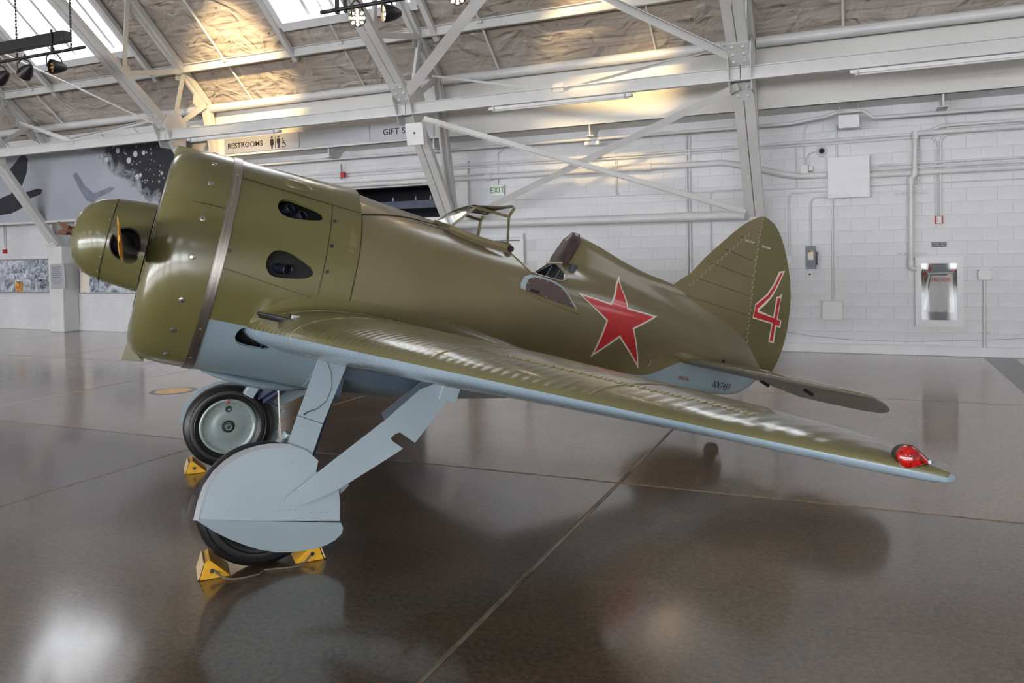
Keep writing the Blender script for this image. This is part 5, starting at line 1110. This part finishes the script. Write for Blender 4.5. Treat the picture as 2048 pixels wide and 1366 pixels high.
for s in (1, -1):
    for nm, y0, A, Bf, f, mats in (('tailplane', .02, lambda y: pw(y, T_LE), lambda y: 4.366, lambda p: p, ['olive_wing', 'fabric_grey']), ('elevator', .22, lambda y: 4.372, lambda y: max(pw(y, E_TE), 4.39), droop, ['olive_paint', 'fabric_grey'])):
        ys = [lerp(y0, 1.5, i / 16) for i in range(17)] + [1.55, 1.6, 1.63, 1.66, 1.68, 1.69]; N = 12; m = MB()
        both = []
        for up in (True, False):
            rows = []
            for y in ys:
                a, b = A(y), Bf(y); b = max(b, a + .004); rows.append([(lambda q: (q[0], s * q[1], q[2]))(f((lerp(a, b, (k / N) ** (2 if nm == 'tailplane' else 1)), y, tz(lerp(a, b, (k / N) ** (2 if nm == 'tailplane' else 1)), y, up)))) for k in range(N + 1)])
            m.cur = 0 if up else 1; m.grid(rows); both.append(rows)
        for e in (0, -1): m.cur = 1; m.grid([[r[e] for r in both[0]], [r[e] for r in both[1]]]); m.grid([both[0][e], both[1][e]])
        part(m, nm, mats, smooth=50)
    m = MB(); m.tube([(3.54, s * .235, .10), (3.60, s * .245, .095), (3.72, s * .235, .085), (3.95, s * .19, .08), (4.25, s * .13, .08)], [.015, .042, .052, .05, .03], 12); part(m, 'tailplane_fairing', 'olive_wood', smooth=60)
    for yy in (.55, 1.05): m = MB(); m.tube([(4.34, s * yy, .03), (4.43, s * yy, .005)], .014, 8); part(m, 'elevator_hinge', 'stencil_black')
m = MB(); m.tube([(4.10, 0, -.16), (4.22, 0, -.40), (4.34, 0, -.44)], [.035, .03, .03], 10); m.lathe([(-.03, 0), (-.035, .06), (-.02, .075), (.02, .075), (.035, .06), (.03, 0)], 'y', (4.36, 0, -.47), 24); part(m, 'tail_wheel', 'tyre_rubber', smooth=50)
m = MB(); m.box((3.30, fus_y(3.30, .04) + .004, .04), (.035, .006, .03)); m.tube([(3.335, fus_y(3.33, -.01) + .004, .0), (3.34, fus_y(3.34, -.02) + .012, -.03), (3.325, fus_y(3.33, -.04) + .004, -.06)], .004, 6); part(m, 'lift_handle', 'olive_wood', smooth=None)
m = MB(); m.lathe([(0, .0), (.004, .018), (.0, .02)], 'y', (4.22, fus_y(4.22, .13), .13), 14); part(m, 'inspection_hole', 'black_soot')

# ---- underside fairing
rows = []
for i in range(17):
    u = i / 16; x = lerp(-.10, .74, u); w = .24 * sin(pi * min(1, u * 1.05 + .02)) ** .5 if u < .95 else .05; d = .045 * sin(pi * u) ** .7; rows.append([(x, w * cos(a), -.725 - .5 * d + (d + .0) * sin(a)) for a in [2 * pi * k / 20 for k in range(20)]])
m = MB(); m.rings(rows, True); part(m, 'belly_fairing', 'blue_paint', smooth=60)
m = MB(); m.box((.72, 0, -.62), (.16, 1.1, .20)); m.box((.98, 0, -.50), (.62, 1.9, .08)); part(m, 'wheel_well', 'well_blue', smooth=None)

# ---- landing gear
WX, WY, WZ = .342, 1.1625, -1.288
for s in (1, -1):
    wh = empty('main_wheel'); wh.parent = air; wh.matrix_local = BODY @ Matrix.Translation((WX, -s * WY, WZ))
    m = MB(); prof = [(-.055, .225), (-.070, .245), (-.076, .275), (-.070, .31), (-.052, .335), (-.030, .347), (0, .350), (.030, .347), (.052, .335), (.070, .31), (.076, .275), (.070, .245), (.055, .225)]
    m.lathe(prof, 'y', n=72); tr = part(m, 'tyre', 'tyre_rubber', wh, smooth=50)
    m = MB()
    for rr, yy in ((.305, .0735), (.262, .0768)):
        for q in (-1, 1): m.lathe([(q * (yy - .003), rr - .006), (q * (yy + .0025), rr), (q * (yy - .003), rr + .006)], 'y', n=64)
    part(m, 'tyre_bead', 'tyre_rubber', tr, smooth=60)
    m = MB(); m.lathe([(-.062, .205), (-.066, .214), (-.060, .228), (-.03, .22), (.03, .22), (.060, .228), (.066, .214), (.062, .205)], 'y', n=64); part(m, 'rim', 'hub_grey_green', wh, smooth=50)
    for q in (-1, 1):
        m = MB(); m.lathe([(q * .050, .0), (q * .064, .06), (q * .058, .12), (q * .050, .19), (q * .056, .206)], 'y', n=64); dk_ = part(m, 'hub_disc', 'hub_grey_green', wh, smooth=60)
        if q * s < 0:
            for k in range(20): a = 2 * pi * k / 20; m = MB(); m.lathe([(q * .050, .0035), (q * .056, .0035), (q * .057, .0)], 'y', (.185 * cos(a), 0, .185 * sin(a)), 8); part(m, 'hub_bolt', 'bolt_dark', dk_)
            m = MB(); m.lathe([(q * .058, .052), (q * .074, .050), (q * .076, .036), (q * .066, .034)], 'y', n=28); part(m, 'hub_ring', 'black_soot', wh, smooth=40)
            m = MB(); m.lathe([(q * .06, .018), (q * .084, .018), (q * .086, .0)], 'y', n=18); part(m, 'axle_end', 'bolt_dark', wh, smooth=40)
            m = MB(); m.lathe([(q * .052, .028), (q * .060, .026), (q * .060, .018), (q * .055, .017)], 'y', (-.03, 0, .14), 20); m.lathe([(q * .054, .0), (q * .058, .017)], 'y', (-.03, 0, .14), 16); part(m, 'valve_cover', 'bolt_dark', wh, smooth=40)
            m = MB(); m.box((-.045, q * .062, .205), (.018, .006, .035)); part(m, 'tyre_mark', 'red_paint', wh, smooth=None)
    # fairing plates outside the wheel
    up = [(-.011, -1.361), (-.012, -1.28), (-.001, -1.194), (.032, -1.115), (.08, -1.051), (.127, -1.01), (.18, -.977), (.235, -.953), (.29, -.937), (.35, -.928), (.41, -.926), (.465, -.932), (.514, -.943), (.587, -.99), (.585, -1.05), (.66, -1.075), (.726, -1.106), (.755, -1.20), (.772, -1.298), (.314, -1.342)]
    def dish(x, z): return s * (1.252 + (-.93 - z) * .21)
    def plate(poly, ysf, th, name, mat, cuts=3, parent=None):
        bm = bmesh.new(); vs = [bm.verts.new((x, 0, z)) for x, z in poly]; es = [bm.edges.new((vs[i], vs[(i + 1) % len(vs)])) for i in range(len(vs))]; bmesh.ops.triangle_fill(bm, use_beauty=True, edges=es)
        for _ in range(cuts): bmesh.ops.subdivide_edges(bm, edges=[e for e in bm.edges if e.calc_length() > .05], cuts=1); bmesh.ops.triangulate(bm, faces=[f for f in bm.faces if len(f.verts) > 3])
        for v in bm.verts: v.co.y = -ysf(v.co.x, v.co.z)
        bmesh.ops.recalc_face_normals(bm, faces=bm.faces); r = bmesh.ops.solidify(bm, geom=bm.faces[:], thickness=th)
        me = bpy.data.meshes.new(name); bm.to_mesh(me); bm.free(); me.materials.append(MATS[mat]); me.shade_smooth(); me.set_sharp_from_angle(angle=.5)
        o = bpy.data.objects.new(name, me); COL.objects.link(o); o.parent = parent or air
        if parent is None: o.matrix_local = BODY
        return o
    if s < 0: up = [(.36 + (x - .36) * 1.03, -1.26 + (z + 1.26) * 1.05) for x, z in up]
    fpz = plate(up, dish, .006, 'wheel_fairing', 'blue_gear')
    for x, z in [(.15 + .04 * k, -1.30 + .004 * k) for k in range(5)] + [(.36 + .03 * k, -1.285 + .004 * k) for k in range(6)] + [(.60 + .03 * k, -1.27 + .004 * k) for k in range(4)] + [(.26, -1.14), (.28, -1.12), (.30, -1.145), (.27, -1.16), (.44, -1.02), (.49, -1.0), (.53, -.99)]:
        c = Vector((x, dish(x, z), z)); m = MB(); m.tube([c, c + Vector((0, s * .003, 0))], .0045, 6); part(m, 'rivet', 'blue_gear', fpz)
    m = MB(); rim_ = [(x + .012, dish(x, z) + s * .003, z - .008) for x, z in up[0:11]]
    for a, b in zip(rim_, rim_[1:]): m.bar(a, b, .026, .003, up=(0, s, 0))
    part(m, 'edge_strip', 'sign_silver', fpz, smooth=None)
    low = [(-.011, -1.363), (.314, -1.344), (.772, -1.300), (.795, -1.33), (.801, -1.365), (.778, -1.415), (.738, -1.454), (.68, -1.485), (.611, -1.509), (.545, -1.523), (.479, -1.53), (.39, -1.524), (.304, -1.504), (.205, -1.472), (.112, -1.432), (.045, -1.395)]
    plate(low, lambda x, z: s * (1.342 + (z + 1.345) * .52), .006, 'wheel_flap', 'blue_gear')
    # main leg fairing
    def leg(x, z): return s * lerp(1.245, 1.10, (z + .95) / .52)
    lg = plate([(.490, -.415), (.660, -.440), (.579, -.787), (.428, -.763)], leg, .022, 'leg_fairing', 'blue_gear', 1); plate([(.427, -.767), (.578, -.791), (.545, -.99), (.393, -.97)], leg, .022, 'leg_fairing', 'blue_gear', 1)
    cab = [(.535, -.43), (.575, -.50), (.592, -.58), (.575, -.66), (.53, -.71), (.48, -.735), (.458, -.755)]; m = MB(); m.tube([(x, leg(x, z) + s * .006, z) for x, z in cab], [.0014, .0014, .0014, .0014, .002, .003, .004], 6); part(m, 'brake_cable', 'seam_dark', lg)
    m = MB(); m.tube([(.56, s * 1.06, -.40), (.44, s * 1.17, -.95), (.36, s * 1.22, -1.27)], .035, 12); m.tube([(.36, s * 1.24, -1.288), (.342, s * 1.08, -1.288)], .026, 12); part(m, 'gear_leg', 'grey_box', smooth=50)
    # trailing fairing blade
    def blade(x, z): return s * lerp(1.372, 1.20, (z + 1.24) / .8)
    tr_ = [(.425, -1.205), (.440, -1.187), (.68, -.945), (.925, -.702), (1.114, -.49), (1.218, -.435), (1.335, -.435), (1.299, -.535), (1.132, -.805), (1.029, -.759), (1.000, -.772), (.976, -.80), (.990, -.815), (1.064, -.848), (.90, -.978), (.733, -1.107), (.65, -1.158), (.568, -1.202), (.510, -1.224), (.482, -1.229), (.445, -1.224)]
    tb = plate(tr_, blade, .010, 'gear_door', 'blue_gear', 2)
    m = MB(); m.bar((.93, s * 1.235, -.705), (1.20, s * 1.17, -.43), .10, .010, up=(0, s, -.3)); part(m, 'door_stiffener', 'grey_box', tb, smooth=None)
    m = MB(); m.box((1.30, s * 1.225, -.485), (.115, .02, .10), Matrix.Rotation(.1, 3, 'Y')); part(m, 'hinge_plate', 'blue_gear', tb, smooth=None, bevel=.003)
    m = MB(); m.box((.765, s * 1.24, -1.125), (.035, .05, .07), Matrix.Rotation(.6, 3, 'Y')); part(m, 'door_catch', 'blue_gear', tb, smooth=None, bevel=.006)
    # retraction struts
    m = MB(); m.bar((.78, s * .42, -.62), (.58, s * 1.04, -1.03), .05, .035); m.bar((.70, s * .42, -.65), (.52, s * 1.04, -1.0), .022, .05); rs = part(m, 'retraction_strut', 'navy_steel', smooth=None, bevel=.004)
    m = MB(); m.bar((.78, s * .42, -.60), (.58, s * 1.04, -1.01), .012, .006); part(m, 'strut_slide', 'chrome_bolt', rs, smooth=None)
    m = MB(); m.box((.44, s * 1.02, -.955), (.09, .09, .10), Matrix.Rotation(.3, 3, 'Y')); part(m, 'strut_bracket', 'blue_gear', smooth=None, bevel=.01)
m = MB(); m.tube([(.507, -.2, -.77), (.50, -.2, -.75)], .02, 8); part(m, 'drain_valve', 'brass')

# ================================================================== THINGS AROUND THE AIRPLANE
hd_ = Vector((-cos(PSI), -sin(PSI), 0)); pt_ = Vector((sin(PSI), -cos(PSI), 0)); mid_ = Vector((-3.9899, 4.2856, 0))
def chock(side, fwd, label):
    c = mid_ + pt_ * (side * WY - side * .0) + hd_ * fwd; t = empty('wheel_chock', c, label=label, cat='wheel chock', group='yellow wheel chocks')
    sg = 1 if fwd > 0 else -1; L = .10
    def P(u, z, w): p = hd_ * (sg * u) + pt_ * w; return (p.x, p.y, z)
    tri = [(-.085, .002), (.075, .002), (.045, .095), (.02, .105)]
    m = MB(); m.prism(tri, lambda u, z: P(u, z, -L), lambda u, z: P(u, z, L)); m.build('wedge', 'chock_yellow', t, bevel=.003)
    m = MB(); m.prism([(.079, .006), (.048, .098), (.055, .100), (.086, .008)], lambda u, z: P(u, z, -L * .99), lambda u, z: P(u, z, L * .99)); m.build('wood_face', 'chock_wood', t)
    m = MB(); q = Vector(P(.01, .045, L)); m.tube([q, q + pt_ * .006], .012, 10); m.build('rope_hole', 'bolt_dark', t); return t
chock(1, .262, 'yellow wheel chock in front of the near wheel with a rope'); chock(1, -.255, 'yellow wheel chock behind the near wheel'); chock(-1, .262, 'yellow wheel chock in front of the far wheel'); chock(-1, -.255, 'yellow wheel chock hidden behind the far wheel')
a = mid_ + pt_ * (WY + .11) + hd_ * .262 + Vector((0, 0, .045)); b = mid_ + pt_ * (WY + .11) - hd_ * .255 + Vector((0, 0, .045)); pts = []
for k in range(17):
    u = k / 16; p = a.lerp(b, u); p.z = max(.006, .045 * abs(2 * u - 1) ** 6 if u < .5 else .045 * abs(2 * u - 1) ** 8); p += pt_ * (.07 * sin(pi * u) * (1.0 if u < .5 else .4) + .02 * sin(3 * pi * u)); pts.append(p)
tag(MB().tube(pts, .0055, 6).build('chock_rope', 'rope', smooth=50), 'grey rope lying between the two chocks of the near wheel', 'rope')
tb_ = mid_ + Vector((0, 0, HZ)) + _A * .507 + (-_S) * (-.2) + _U * (-.77)
tag(MB().tube([tb_, tb_ + Vector((.01, 0, -.3)), tb_ + Vector((-.005, .01, -.55)), Vector((tb_.x, tb_.y, .01)), Vector((tb_.x + .12, tb_.y + .05, .006))], .007, 8).build('tie_rope', 'paper', smooth=50), 'pale rope hanging from the belly to the floor', 'rope')
